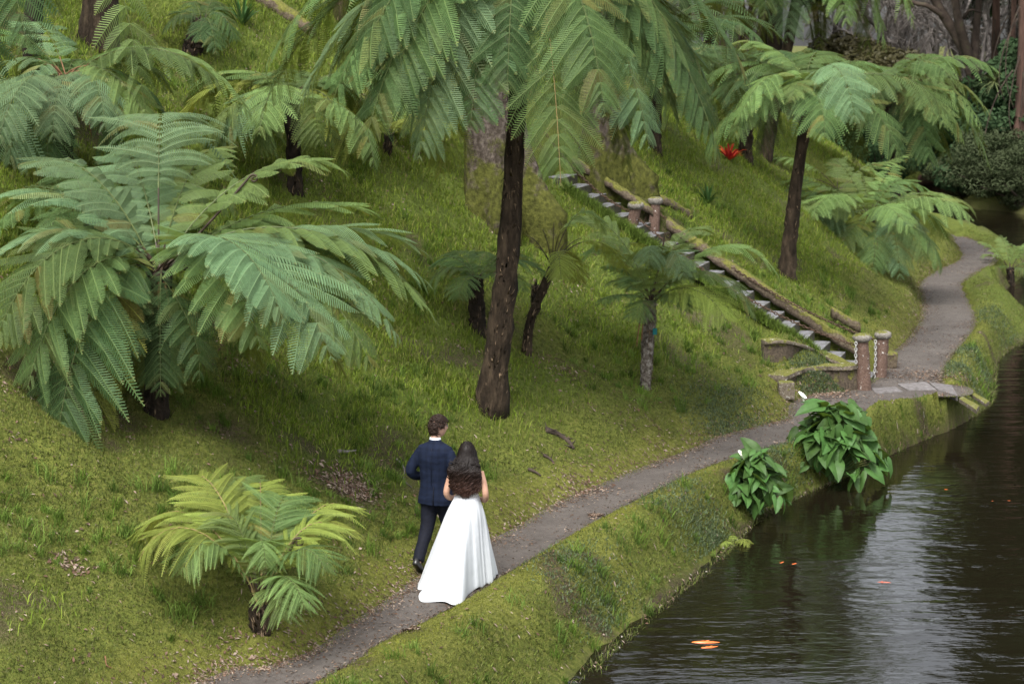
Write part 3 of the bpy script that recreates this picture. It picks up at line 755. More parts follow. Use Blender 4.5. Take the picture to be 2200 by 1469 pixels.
# 4. the tall one in the middle
fern('tallest tree fern, its shaggy trunk rising from the bank just behind the couple', (1050, 876), (1122, -35), 0.185, 0.115, [
    (560, 165, 0.3, 0.95, 0.80, 'fern_green'), (635, 250, -0.5, 0.75, 0.80, 'fern_blue'), (560, 250, 0.9, 0.85, 0.85, 'fern_green'), (1520, 270, -0.6, 0.9, 0.85, 'fern_green'), (900, 340, -1.5, 0.8, 0.8, 'fern_blue'), (700, 265, -1.2, 0.8, 0.85, 'fern_green'),
    (785, 310, -1.6, 0.75, 0.80, 'fern_deep'), (830, 245, -1.6, 0.8, 0.85, 'fern_green'),
    (945, 385, 0.6, 0.5, 0.75, 'fern_yellow'), (1010, 285, -1.5, 0.70, 0.75, 'fern_deep'),
    (1205, 400, -1.9, 0.70, 0.78, 'fern_green', 'rachis_tan'), (1395, 318, -1.3, 0.75, 0.85, 'fern_blue'), (1355, 392, 0.5, 0.55, 0.70, 'fern_deep'),
    (1548, 352, -1.0, 0.70, 0.80, 'fern_deep'), (1612, 190, 0.2, 0.95, 0.80, 'fern_deep'), (1480, 120, 1.4, 0.6, 0.7, 'fern_deep'),
    (720, 110, 1.7, 0.75, 0.7, 'fern_blue'), (700, 190, 0.6, 0.75, 0.8, 'fern_blue'), (880, 300, -0.6, 0.7, 0.75, 'fern_green'), (760, 180, -1.4, 0.85, 0.8, 'fern_deep'), (1090, 200, -1.6, 0.9, 0.7, 'fern_deep'), (1300, 250, -1.9, 0.8, 0.8, 'fern_green'), (1460, 290, -0.8, 0.75, 0.8, 'fern_green'), (1530, 210, 0.9, 0.7, 0.8, 'fern_deep'), (1350, 180, 1.2, 0.7, 0.8, 'fern_green'), (1000, 180, 1.2, 0.7, 0.8, 'fern_deep'), (900, 120, 2.0, 0.6, 0.7, 'fern_deep'), (1250, 90, 2.2, 0.6, 0.7, 'fern_deep')],
    hi=True, mat='fern_green', tmat='trunk_brown', stubs=420, bend=0.08, bare=0.08, rmat='rachis_dark', flare=0.45, droop=0.27, wmul=1.05, np_=21)
# 5. slim leaning one right
fern('tree fern with a slim leaning trunk on the lush slope beyond the stairs', (1688, 592), (1742, 190), 0.15, 0.10, [
    (1585, 262, -1.2, 0.55, 0.72, 'fern_light'), (1632, 330, 0.6, 0.6, 0.72, 'fern_deep'), (1838, 265, -1.6, 0.75, 0.7, 'fern_blue'),
    (1790, 268, -1.1, 0.45, 0.6, 'fern_light'), (1850, 352, 0.6, 0.60, 0.75, 'fern_deep'), (1915, 310, 0.0, 0.75, 0.7, 'fern_light'), (1560, 105, 0.7, 0.5, 0.55, 'fern_light'),
    (1500, 230, 0.9, 0.45, 0.6, 'fern_deep'), (1700, 215, -1.4, 0.35, 0.5, 'fern_light'), (1920, 190, 1.0, 0.55, 0.6, 'fern_light')],
    mat='fern_light', tmat='trunk_brown', bend=-0.05, bare=0.06, stubs=90, auto=[('mid', 5, 2.6, (0, 180), 'fern_green'), ('low', 4, 2.5, (180, 360), 'fern_green')])
# 6. behind to the right, reaching over the pond
fern('tree fern on a thin dark trunk reaching its fronds out over the far pond', (1925, 430), (1905, 190), 0.12, 0.10, [
    (2132, 258, -0.5, 0.75, 0.65, 'fern_light'), (2112, 284, -1.2, 0.7, 0.6, 'fern_light'), (2130, 372, -0.8, 0.7, 0.75, 'fern_green'), (2120, 325, 0.4, 0.65, 0.7, 'fern_green'),
    (2000, 365, -1.5, 0.6, 0.85, 'fern_green'), (2040, 358, 0.8, 0.5, 0.7, 'fern_deep'), (1830, 345, 0.2, 0.55, 0.7, 'fern_green'),
    (1780, 160, 0.8, 0.5, 0.6, 'fern_green'), (1960, 370, -1.2, 0.4, 0.7, 'fern_deep')], mat='fern_light', bare=0.06, auto=[('mid', 7, 3.2, (0, 360), 'fern_green'), ('low', 5, 2.8, (160, 380), 'fern_light')])
# 7. crown at the top right of the picture
fern('tree fern whose crown hangs into the top edge right of centre', (1640, 340), (1735, -110), 0.15, 0.12, [
    (1965, 62, -1.2, 0.9, 0.85, 'fern_light'), (1905, 112, -0.6, 0.85, 0.8, 'fern_light'), (1870, 130, 0.8, 0.6, 0.7, 'fern_deep'), (1762, 110, 0.9, 0.4, 0.65, 'fern_deep'),
    (1820, 60, -1.5, 0.7, 0.8, 'fern_light'), (1690, 90, -1.0, 0.7, 0.8, 'fern_blue'), (1560, 60, -0.3, 0.8, 0.8, 'fern_blue'), (1612, 90, 1.0, 0.5, 0.6, 'fern_deep'),
    (1500, 12, 0.3, 0.8, 0.7, 'fern_light'), (1640, 40, -1.4, 0.7, 0.8, 'fern_green'), (1530, 130, 0.7, 0.7, 0.8, 'fern_green')],
    mat='fern_light', tmat='trunk_brown', bare=0.06, auto=[('mid', 7, 3.3, (0, 360), 'fern_green'), ('low', 6, 3.0, (0, 360), 'fern_light')])
# 8. low bright rosettes by the slope foot
fern('low spreading fern of bright drooping fronds on the slope beside the far path', (1850, 535), (1868, 470), 0.13, 0.13, [
    (1655, 400, 1.0, 0.5, 0.55, 'fern_light'), (1735, 545, -0.6, 0.6, 0.7, 'fern_blue'), (1700, 470, 0.1, 0.5, 0.55, 'fern_green'), (1828, 605, -1.2, 0.5, 0.55, 'fern_yellow'),
    (1935, 600, -1.2, 0.75, 0.6, 'fern_blue'), (2005, 545, -0.4, 0.65, 0.5, 'fern_blue'), (1990, 440, 0.8, 0.5, 0.6, 'fern_green'), (1780, 345, 1.6, 0.4, 0.5, 'fern_light'),
    (1925, 350, 1.6, 0.2, 0.4, 'fern_light'), (1960, 400, 1.0, 0.5, 0.5, 'fern_green'), (1630, 420, 0.6, 0.4, 0.5, 'fern_deep'), (1850, 380, 1.8, 0.3, 0.5, 'fern_light')],
    mat='fern_light', bare=0.2, dead=3, auto=[('mid', 9, 2.7, (0, 360), 'fern_light'), ('low', 6, 2.2, (180, 360), 'fern_green')])
fern('fern rosette with long dark arching stipes just above the low spreading one', (1790, 440), (1800, 405), 0.12, 0.12, [
    (1650, 345, 0.5, 0.4, 0.4, 'fern_light'), (1640, 400, -0.3, 0.35, 0.4, 'fern_green'), (1940, 365, 0.4, 0.5, 0.45, 'fern_light'), (1800, 340, 1.0, 0.2, 0.4, 'fern_light'), (1960, 330, 0.9, 0.1, 0.35, 'fern_light'),
    (2020, 430, -0.2, 0.5, 0.5, 'fern_green')], mat='fern_light', bare=0.3)
# 9. young grey stemmed one
fern('young tree fern with a pale grey stem and one long right-hand frond, below the stairs', (1386, 833), (1398, 645), 0.085, 0.10, [
    (1282, 652, -0.7, 0.16, 0.26, 'fern_green'), (1300, 612, 0.1, 0.22, 0.26, 'fern_green'), (1290, 575, 0.4, 0.2, 0.26, 'fern_green'), (1365, 690, -0.7, 0.18, 0.26, 'fern_green'), (1445, 610, 0.5, 0.25, 0.26, 'fern_green'),
    (1510, 655, -0.3, 0.24, 0.28, 'fern_green'), (1480, 668, -0.6, 0.18, 0.26, 'fern_green'), (1340, 600, 0.8, 0.2, 0.26, 'fern_green'),
    (1678, 605, 0.2, 0.95, 0.48, 'fern_light', 'rachis_dark'), (1625, 688, -0.5, 0.72, 0.5, 'fern_green'), (1560, 690, -0.8, 0.45, 0.5, 'fern_yellow'),
    (1532, 527, 1.0, 0.75, 0.36, 'fern_light'), (1205, 505, 0.7, 0.80, 0.42, 'fern_light'), (1395, 575, -0.9, 0.7, 0.4, 'fern_blue'), (1470, 600, -0.8, 0.75, 0.4, 'fern_blue'), (1250, 560, 0.6, 0.6, 0.4, 'fern_green')],
    mat='fern_green', tmat='trunk_grey', croz=[(1428, 505, 0.1)], bare=0.12, stubs=70, flare=0.1, dead=2, wmul=1.25)
# 10. small dark rosette behind the tall trunk
fern('small dark fern on a black stump behind the tallest trunk', (1030, 712), (1022, 600), 0.12, 0.12, [
    (918, 615, -0.2, 0.30, 0.33, 'fern_green'), (965, 545, 0.6, 0.2, 0.3, 'fern_green'), (930, 575, 0.4, 0.3, 0.3, 'fern_green'), (985, 640, -0.6, 0.2, 0.3, 'fern_green'),
    (1172, 588, 0.0, 0.32, 0.36, 'fern_green'), (1130, 560, 0.7, 0.3, 0.33, 'fern_green'), (1125, 625, -0.5, 0.25, 0.3, 'fern_green'), (1050, 545, 0.8, 0.2, 0.3, 'fern_green')], mat='fern_green', bare=0.1, wmul=1.25)
# 11. bent stem with bare stipes
fern('thin crooked stem fern fanning bare stipes above its top, right of the tallest trunk', (1130, 758), (1187, 575), 0.075, 0.06, [
    (1300, 505, 0.3, 0.72, 0.30, 'fern_light'), (1345, 590, 0.6, 0.62, 0.3, 'fern_yellow'), (1240, 610, 0.8, 0.45, 0.3, 'fern_yellow'), (1205, 600, -0.6, 0.5, 0.28, 'fern_yellow')],
    mat='fern_yellow', tmat='trunk_brown', bend=-0.10, bare=0.42, stubs=90, bares=[(1130, 505, .1), (1190, 478, 0), (1222, 520, .2), (1165, 492, -.1), (1250, 512, .3), (1148, 532, -.2), (1204, 500, -.2)])
# 12. foreground one
fern('low fern on a red-brown stump beside the path at the lower left', (562, 1352), (556, 1300), 0.11, 0.10, [
    (405, 1035, 0.9, 0.55, 0.42, 'fern_yellow', 'rachis_tan'), (560, 1045, 1.2, 0.45, 0.40, 'fern_yellow', 'rachis_tan'), (298, 1165, 0.5, 0.75, 0.38, 'fern_yellow', 'rachis_tan'), (297, 1205, -0.3, 0.68, 0.40, 'fern_yellow', 'rachis_tan'),
    (748, 1100, 0.9, 0.50, 0.40, 'fern_yellow', 'rachis_tan'), (735, 1160, 0.3, 0.55, 0.42, 'fern_yellow', 'rachis_tan'), (625, 1080, 0.8, 0.50, 0.42, 'fern_green'), (700, 1225, -0.5, 0.48, 0.36, 'fern_green'),
    (655, 1305, -0.8, 0.40, 0.32, 'fern_light'), (570, 1215, -0.5, 0.55, 0.30, 'fern_light'), (470, 1130, 0.2, 0.5, 0.34, 'fern_light'), (430, 1110, 0.7, 0.6, 0.4, 'fern_yellow'), (500, 1035, 1.5, 0.5, 0.4, 'fern_light'), (660, 1120, 0.9, 0.5, 0.4, 'fern_light'), (390, 1230, -0.5, 0.6, 0.36, 'fern_light'), (610, 1330, -0.6, 0.35, 0.26, 'fern_light'), (760, 1145, 0.6, 0.5, 0.36, 'fern_yellow')],
    mat='fern_light', tmat='trunk_brown', hi=True, bare=0.30, stubs=90, croz=[(632, 1160, 0.0)], name='fern', cat='fern', droop=0.3, wmul=1.35, np_=19, teeth=0.85)
# 13. small dark one at the top
fern('small dark tree fern leaning on the grass at the top left of centre', (405, 108), (438, 45), 0.16, 0.18, [
    (350, 70, -0.3, 0.25, 0.35, 'fern_deep'), (372, 40, 0.5, 0.2, 0.35, 'fern_deep'), (505, 88, -0.3, 0.3, 0.35, 'fern_deep'), (465, 118, -0.7, 0.2, 0.3, 'fern_deep'), (500, 40, 0.5, 0.3, 0.35, 'fern_deep'),
    (410, 10, 0.8, 0.2, 0.35, 'fern_deep'), (430, 90, -0.7, 0.1, 0.3, 'fern_deep'), (470, 20, 0.7, 0.3, 0.3, 'fern_deep')], mat='fern_deep', stubs=120)
# 14. by the pond at the right edge
fern('low fern on the pond edge at the right end of the far path', (2172, 612), (2170, 575), 0.10, 0.10, [
    (2100, 520, 0.5, 0.22, 0.32, 'fern_light'), (2108, 552, -0.2, 0.22, 0.3, 'fern_light'), (2150, 505, 0.8, 0.1, 0.3, 'fern_light'), (2235, 510, 0.5, 0.2, 0.3, 'fern_light'), (2260, 560, 0.0, 0.2, 0.3, 'fern_green'),
    (2140, 580, -0.5, 0.15, 0.25, 'fern_green'), (2215, 590, -0.5, 0.15, 0.25, 'fern_green'), (2190, 530, 0.2, 0.2, 0.35, 'fern_light')], mat='fern_light', name='fern', cat='fern', bare=0.25)
# 15. far trunks on the slope
fern('far tree fern with a speckled straight trunk rising behind the red plant', (1598, 345), (1612, 170), 0.16, 0.14, auto=[('mid', 9, 3.0, (0, 360), 'fern_deep'), ('low', 6, 2.6, (20, 380), 'fern_deep')], tmat='trunk_brown')
fern('far tree fern seen between the right fronds of the tallest one', (1403, 320), (1412, 110), 0.13, 0.12, auto=[('mid', 8, 3.0, (10, 370), 'fern_deep'), ('low', 5, 2.6, (0, 360), 'fern_green')], tmat='trunk_brown')
fern('far tree fern directly above the leaning slim trunk', (1470, 150), (1472, -60), 0.18, 0.16, auto=[('mid', 9, 3.4, (0, 360), 'fern_green'), ('low', 7, 3.0, (0, 360), 'fern_deep')], tmat='trunk_brown')
fern('low pale fern on the grass left of the buttressed trunk', (830, 330), (835, 285), 0.08, 0.07, auto=[('mid', 7, 1.5, (0, 360), 'fern_yellow'), ('up', 4, 1.4, (0, 360), 'fern_light')])
fern('tree fern hanging its dark blurred fronds into the top left corner', (-330, 420), (-120, -150), 0.15, 0.13, [
    (60, 110, -1.2, 0.6, 0.8, 'fern_deep'), (135, 40, 0.8, 0.4, 0.5, 'fern_deep'), (-40, 200, -0.5, 0.5, 0.7, 'fern_deep'), (-300, 100, 0, 0.5, .7)], mat='fern_deep')
fern('tree fern above the top left whose long frond hangs past the red-brown heart', (60, 230), (85, -190), 0.15, 0.13, [
    (318, 275, -2.6, 1.1, 0.62, 'fern_light'), (405, -10, 0.6, 0.4, 0.45, 'fern_yellow', 'rachis_tan'), (-150, 0, 0, 0.5, 0.6), (120, -20, -1.5, 0.5, 0.6), (100, -100, 2, 0.3, .6)], mat='fern_light', dY=0.4)
# ------------------------------------------------------------------ stone: stairs, beams, posts, walls, landing
M['stone'] = noise_mat('stone', [(0.3, (0.06, 0.052, 0.047)), (0.55, (0.14, 0.13, 0.128)), (0.75, (0.21, 0.20, 0.20))], 9, rough=0.8, bump=0.4, bscale=60, rand=0.12, bdist=0.01)
def mossy(name, stone_a, stone_b, moss_amt=0.5, lichen=0.66):
    m, n, p = new_mat(name)
    tc = N(n, 'ShaderNodeTexCoord'); ge = N(n, 'ShaderNodeNewGeometry')
    def z_(sc, det=5):
        x = N(n, 'ShaderNodeTexNoise', Scale=sc, Detail=det, Roughness=0.65); n.links.new(tc.outputs['Object'], x.inputs['Vector']); return x.outputs[0]
    a, b_, c_ = z_(6), z_(30), z_(17)
    st = ramp(n, b_, [(0.3, stone_a), (0.7, stone_b)]).outputs[0]
    mo = ramp(n, b_, [(0.3, (0.05, 0.055, 0.014)), (0.7, (0.17, 0.165, 0.04))]).outputs[0]
    sx = N(n, 'ShaderNodeSeparateXYZ'); n.links.new(ge.outputs['Normal'], sx.inputs[0])
    ad = N(n, 'ShaderNodeMath', operation='MULTIPLY_ADD'); n.links.new(sx.outputs[2], ad.inputs[0]); ad.inputs[1].default_value = 0.25; n.links.new(a, ad.inputs[2])
    mr = N(n, 'ShaderNodeMapRange'); mr.inputs[1].default_value = 0.78 - moss_amt * 0.4; mr.inputs[2].default_value = 0.86 - moss_amt * 0.4; n.links.new(ad.outputs[0], mr.inputs[0])
    mx = N(n, 'ShaderNodeMix', data_type='RGBA'); n.links.new(mr.outputs[0], mx.inputs[0]); n.links.new(st, mx.inputs[6]); n.links.new(mo, mx.inputs[7])
    lr = N(n, 'ShaderNodeMapRange'); lr.inputs[1].default_value = lichen; lr.inputs[2].default_value = lichen + 0.02; n.links.new(c_, lr.inputs[0])
    my = N(n, 'ShaderNodeMix', data_type='RGBA'); n.links.new(lr.outputs[0], my.inputs[0]); n.links.new(mx.outputs[2], my.inputs[6]); my.inputs[7].default_value = (0.48, 0.47, 0.44, 1)
    n.links.new(my.outputs[2], p.inputs['Base Color']); p.inputs['Roughness'].default_value = 0.95; p.inputs['Specular IOR Level'].default_value = 0.15
    bb = N(n, 'ShaderNodeBump', Strength=0.8, Distance=0.02); n.links.new(b_, bb.inputs['Height']); n.links.new(bb.outputs[0], p.inputs['Normal'])
    return m
M['beam'] = mossy('mossy_beam', (0.045, 0.033, 0.022), (0.15, 0.12, 0.085), 0.55, 0.70)
M['post'] = mossy('lichen_post', (0.07, 0.042, 0.032), (0.17, 0.115, 0.09), 0.15, 0.63)
M['wall'] = mossy('mossy_wall', (0.035, 0.027, 0.02), (0.12, 0.095, 0.07), 0.6, 0.72)
M['cap'] = mossy('post_cap', (0.10, 0.09, 0.075), (0.26, 0.24, 0.21), 0.3, 0.66)
M['coping'] = mossy('coping', (0.07, 0.055, 0.04), (0.20, 0.17, 0.13), 0.5, 0.62)
M['iron'] = noise_mat('iron', [(0.3, (0.03, 0.02, 0.014)), (0.7, (0.09, 0.055, 0.035))], 60, rough=0.8)
M['zinc'] = noise_mat('zinc', [(0.3, (0.25, 0.24, 0.23)), (0.7, (0.45, 0.45, 0.43))], 60, rough=0.5)
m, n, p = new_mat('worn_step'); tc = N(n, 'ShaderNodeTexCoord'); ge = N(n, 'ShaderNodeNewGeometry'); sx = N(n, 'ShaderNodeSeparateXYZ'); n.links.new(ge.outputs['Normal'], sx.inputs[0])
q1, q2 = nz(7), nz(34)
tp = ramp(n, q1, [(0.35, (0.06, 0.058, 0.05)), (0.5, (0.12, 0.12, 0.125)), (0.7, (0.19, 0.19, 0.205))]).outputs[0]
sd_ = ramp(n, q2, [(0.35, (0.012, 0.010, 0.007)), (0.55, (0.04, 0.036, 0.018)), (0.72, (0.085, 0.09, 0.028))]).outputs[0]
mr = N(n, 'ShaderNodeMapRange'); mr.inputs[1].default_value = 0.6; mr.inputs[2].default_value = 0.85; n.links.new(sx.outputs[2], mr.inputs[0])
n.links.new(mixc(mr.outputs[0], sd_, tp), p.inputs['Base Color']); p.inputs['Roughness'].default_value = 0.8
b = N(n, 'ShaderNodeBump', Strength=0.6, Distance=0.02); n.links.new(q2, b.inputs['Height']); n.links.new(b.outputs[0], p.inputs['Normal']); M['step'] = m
M['step_old'] = mossy('mossy_step', (0.10, 0.095, 0.095), (0.26, 0.255, 0.26), -0.35, 0.85)
def v3(P2_, z): return np.array([P2_[0], P2_[1], z])
rise_n = 20; tread = SRUN / rise_n
Rst = np.array([[SDIR[0], SN[0], 0], [SDIR[1], SN[1], 0], [0, 0, 1]])
st = empty('stone_staircase', v3(SA[:2], SA[2]), label='mossy flight of grey stone steps climbing the slope from the path', cat='staircase')
so = np.array(st.location)
for i in range(rise_n + 1):
    t0 = i * tread; zt = SA[2] + 0.10 + i * SU[2] / rise_n
    c = v3(SA[:2] + SDIR * (t0 + tread * 0.5 + 0.03) + SN * (0.42 + rng.normal(0, 0.02)), zt - 0.11)
    mb = MB(); mb.box((0, 0, 0), (tread + 0.06, 0.92, 0.2), R=Rst, jit=0.006)
    bevel(mb.build('step', M['step'], st, c - so, smooth=False), 0.015)
# kerb beams each side (far side long; near side only at the top and foot)
def beam(name, label, A, B, w_, h_, nseg=18, mat='beam', cat='stone beam', sag=0.0, parent=None):
    A, B = np.array(A, float), np.array(B, float); d = B - A; side = np.array([-d[1], d[0], 0]); side /= np.linalg.norm(side)
    r = np.random.default_rng(int(abs(A[0] * 1000)) + 5)
    rings = []
    prof = [(-.5, -.5), (-.52, 0), (-.46, .38), (-.2, .52), (.2, .5), (.45, .40), (.52, 0), (.5, -.5)]
    for i in range(nseg + 1):
        t = i / nseg; c = A + d * t - np.array([0, 0, sag * 4 * t * (1 - t)])
        rings.append([c + side * w_ * (a + r.normal(0, 0.06)) + np.array([0, 0, h_ * (b_ + r.normal(0, 0.08))]) for a, b_ in prof])
    mb = MB(); o = np.array(A); mb.loft(np.array(rings) - o)
    ob = mb.build(name, M[mat], parent, o if parent is None else o - np.array(parent.location))
    if parent is None: tag(ob, label, cat)
    return ob
def on_stairs(t, off, dz): return v3(SA[:2] + SDIR * t + SN * off, SA[2] + t / SRUN * SU[2] + dz)
beam('stone_handrail_beam', 'long mossy beam bordering the far side of the stone steps', on_stairs(0.25, 1.02, 0.20), on_stairs(SRUN * 0.70, 1.02, 0.24), 0.20, 0.20, 40, sag=0.03)
beam('stone_handrail_beam', 'lichen-spotted upper beam beside the topmost steps', on_stairs(SRUN * 0.745, 1.0, 0.28), on_stairs(SRUN * 1.02, 0.95, 0.28), 0.17, 0.16, 24)
kb0, kb1 = hit(1835, 722), hit(1786, 694)
beam('stone_kerb', 'short second beam on the grass right of the stair foot', kb0 + [0.1, 0, 0.16], kb1 + [0, 0, 0.2], 0.15, 0.2, 8)
kb0, kb1 = hit(1480, 470), hit(1418, 440)
beam('stone_kerb', 'broken beam on the grass right of the upper posts', kb0 + [0, 0, 0.06], kb1 + [0, 0, 0.12], 0.16, 0.18, 8)
kb0, kb1 = hit(675, 80), hit(545, -5)
beam('stone_kerb', 'mossy kerb crossing the grass at the top edge left of centre', kb0 + [0, 0, 0.08], kb1 + [0, 0, 0.1], 0.25, 0.3, 12)
# posts
def post(base, top, r, label, Y=None, chain=None):
    B = np.array(base, float); T = np.array(top, float)
    root = empty('stone_post', B, label=label, cat='post', group='stone posts beside the stairs')
    d = T - B; mb = MB(); n = 14; k = 12; rr = np.random.default_rng(int(r * 1e4) + int(B[0] * 100))
    rings = []
    for i in range(k + 1):
        t = i / k; c = d * t - np.array([0, 0, 0.12 * (1 - t)]); rad = r * (1.12 - 0.16 * t)
        a = np.linspace(0, 2 * PI, n, endpoint=False); rj = rad * (1 + rr.normal(0, 0.03, n))
        rings.append(c + np.stack([rj * np.cos(a), rj * np.sin(a), np.zeros(n)], 1))
    mb.loft(rings); mb.build('shaft', M['post'], root)
    mb = MB(); a = np.linspace(0, 2 * PI, 16, endpoint=False); rings = []
    for rad, z in ((0.95, -0.03), (1.32, 0.0), (1.42, 0.045), (1.30, 0.085), (0.8, 0.11)):
        rj = r * rad * (1 + rr.normal(0, 0.035, 16)); rings.append(d + np.stack([rj * np.cos(a), rj * np.sin(a), np.full(16, z)], 1))
    mb.loft(rings); mb.build('cap', M['cap'], root)
    return root
pbL = ground(1858, 838, 0.0); pbR = ground(1890, 803, 0.06)
YL, YR = pbL[1], pbR[1]
post(pbL, at_y(1852, 730, YL - 0.02), 0.115, 'near left lichen-covered post at the foot of the steps')
post(pbR, at_y(1897, 724, YR), 0.11, 'right-hand brown post at the foot of the steps, with a hanging white chain')
uL, uR = hit(1352, 500), hit(1404, 500)
post(uL, at_y(1366, 446, uL[1] - 0.1), 0.105, 'left tilted post halfway up the stairs')
post(uR, at_y(1408, 436, uR[1]), 0.10, 'right upright post halfway up the stairs')
def chain(label, P, link_len=0.05, r=0.006, mat='zinc', name='chain', group=None):
    P = np.asarray(P, float); d = np.r_[0, np.cumsum(np.linalg.norm(np.diff(P, axis=0), axis=1))]
    mb = MB(); o = P[0].copy(); s = 0; i = 0
    while s < d[-1]:
        c = np.array([np.interp(s, d, P[:, k]) for k in range(3)]); c2 = np.array([np.interp(min(s + 0.01, d[-1]), d, P[:, k]) for k in range(3)])
        t = c2 - c; t = t / (np.linalg.norm(t) + 1e-9) if np.linalg.norm(t) > 1e-6 else np.array([0, 0, -1.0])
        e1 = np.cross(t, (0.3, 1, 0.1)); e1 /= np.linalg.norm(e1); e2 = np.cross(t, e1)
        if i % 2: e1 = e2
        a = np.linspace(0, 2 * PI, 9)
        pts = c + np.outer(np.cos(a) * link_len * 0.62, t) + np.outer(np.sin(a) * link_len * 0.36, e1) - o
        mb.tube(pts, r, n=4, caps=False); s += link_len * 0.95; i += 1
    return tag(mb.build(name, M[mat], None, o), label, 'chain', group)
c0 = at_y(1881, 734, YR - 0.12); chain('white chain hanging straight down from the right-hand lower post', [c0, c0 + [0.01, 0, -0.35], c0 + [-0.01, 0, -0.68]], 0.055, 0.009)
c0 = at_y(1839, 738, YL - 0.13); chain('short white chain hanging on the near left lower post', [c0, c0 + [0.0, 0, -0.2], c0 + [0.01, 0, -0.36]], 0.055, 0.009)
def cable(A, B, sag, label):
    t = np.linspace(0, 1, 40)[:, None]; P = A * (1 - t) + B * t - np.array([0, 0, 1.0]) * sag * 4 * t * (1 - t)
    return chain(label, P, 0.06, 0.009, 'iron')
cable(at_y(1408, 452, uR[1]), at_y(1893, 735, YR), 0.25, 'rusty chain slung from the upper right post down to the lower right post')
cable(at_y(1366, 465, uL[1] - 0.1), at_y(1850, 745, YL), 0.30, 'rusty chain slung from the upper left post down to the lower left post')
cable(at_y(1360, 458, uL[1]), hit(1170, 355) + [0, 0, 0.6], 0.2, 'rusty chain running uphill from the upper left post to the buttressed tree')
cable(at_y(1400, 450, uR[1]), hit(1215, 340) + [0, 0, 0.6], 0.2, 'rusty chain running uphill from the upper right post')
# curved walls at the stair foot
def curved_wall(name, label, base, h0, h1, th, cat='wall', coping=True, arch=0.0):
    P = spline(np.array(base), 6); k = len(P); t = np.linspace(0, 1, k); H = h0 + (h1 - h0) * t + arch * np.sin(PI * t)
    T = np.gradient(P[:, :2], axis=0); T /= np.linalg.norm(T, axis=1)[:, None]; Nn = np.stack([-T[:, 1], T[:, 0]], 1)
    if (Nn[:, 1].mean()) < 0: Nn = -Nn
    root = empty(name, P[0], label=label, cat=cat); o = np.array(root.location); r = np.random.default_rng(4)
    def ring(w0, w1, za, zb):
        R = []
        for i in range(k):
            c = P[i]; j = r.normal(0, 0.008, 4)
            R.append([[*(c[:2] + Nn[i] * (w0 + j[0])), za[i]], [*(c[:2] + Nn[i] * (w0 + j[1])), zb[i]], [*(c[:2] + Nn[i] * (w1 + j[2])), zb[i]], [*(c[:2] + Nn[i] * (w1 + j[3])), za[i]]])
        return np.array(R) - o
    z0 = P[:, 2] - 0.15; z1 = P[:, 2] + H
    mb = MB(); mb.loft(ring(0, th, z0, z1)); mb.build('wall_face', M['wall'], root, smooth=False)
    if coping:
        mb = MB(); mb.loft(ring(-0.05, th + 0.05, z1 + 0.003, z1 + 0.075)); bevel(mb.build('coping', M['coping'], root, smooth=False), 0.02)
    return root
g = lambda u, v, z=0.02: ground(u, v, z)
curved_wall('retaining_wall', 'lower curved mossy wall left of the near post', [g(1843, 836), g(1810, 838), g(1770, 836), g(1730, 838), g(1700, 848), g(1683, 855)], 0.36, 0.30, 0.22)
wb = at_y(1640, 792, g(1683, 855)[1] + 0.75); wc = at_y(1812, 792, g(1810, 838)[1] + 0.45)
wm1 = at_y(1690, 792, wb[1] + 0.1); wm2 = at_y(1750, 795, wc[1] + 0.3)
curved_wall('retaining_wall', 'upper arched mossy wall whose white-spotted top falls towards the steps', [wb, wm1, wm2, wc], 0.42, 0.02, 0.16, arch=0.16)
mb = MB(); mb.box((0, 0, 0), (0.26, 0.24, 0.30), jit=0.008); tag(bevel(mb.build('stone_block', M['coping'], None, g(1688, 862) + [0, 0.0, 0.19], smooth=False), 0.02), 'squared stone block ending the lower curved wall', 'stone block')
mb = MB(); mb.box((0, 0, 0), (0.3, 0.3, 0.34), jit=0.02); tag(bevel(mb.build('stone_block', M['beam'], None, ground(1912, 792) + [-0.02, 0.1, 0.14], smooth=False), 0.04), 'mossy stone block behind the right-hand lower post', 'stone block')
# landing slabs
def slab(parent, pts, z, h, name='paving_slab', mat='stone'):
    P = np.array([ground(u, v, 0.02)[:2] for u, v in pts]); c = P.mean(0); k = len(P); o = np.array(parent.location)
    V = np.vstack([np.c_[P - c, np.full(k, -h)], np.c_[P - c, np.full(k, 0.0)]])
    mb = MB(); mb.v = [tuple(x) for x in V]
    area = 0.5 * sum(P[i][0] * P[(i + 1) % k][1] - P[(i + 1) % k][0] * P[i][1] for i in range(k))
    sides = [(i, (i + 1) % k, (i + 1) % k + k, i + k) for i in range(k)]
    me_ = bpy.data.meshes.new(name); fs = [list(range(k, 2 * k)), list(range(k))[::-1]] + [list(s_) for s_ in sides]
    if area < 0: fs = [f_[::-1] for f_ in fs]
    me_.from_pydata([tuple(x) for x in V], [], fs)
    return bevel(mobj(name, me_, M[mat], parent, v3(c, z) - o), 0.012)
ld = empty('stone_landing', v3(ground(2000, 838)[:2], 0), label='grey paving slabs jutting from the path to the water edge', cat='stone landing')
slab(ld, [(1928, 826), (1990, 821), (2012, 838), (1950, 838)], 0.034, 0.1)
slab(ld, [(1994, 821), (2045, 828), (2058, 851), (2016, 838)], 0.03, 0.1)
slab(ld, [(1872, 834), (1924, 831), (1940, 841), (1882, 845)], 0.028, 0.1)
slab(ld, [(2060, 855), (2068, 850), (2104, 870), (2098, 880)], 0.02, 0.075, 'edging_stone', 'coping')
slab(ld, [(2080, 839), (2086, 836), (2126, 858), (2118, 864)], 0.0, 0.06, 'edging_stone', 'coping')

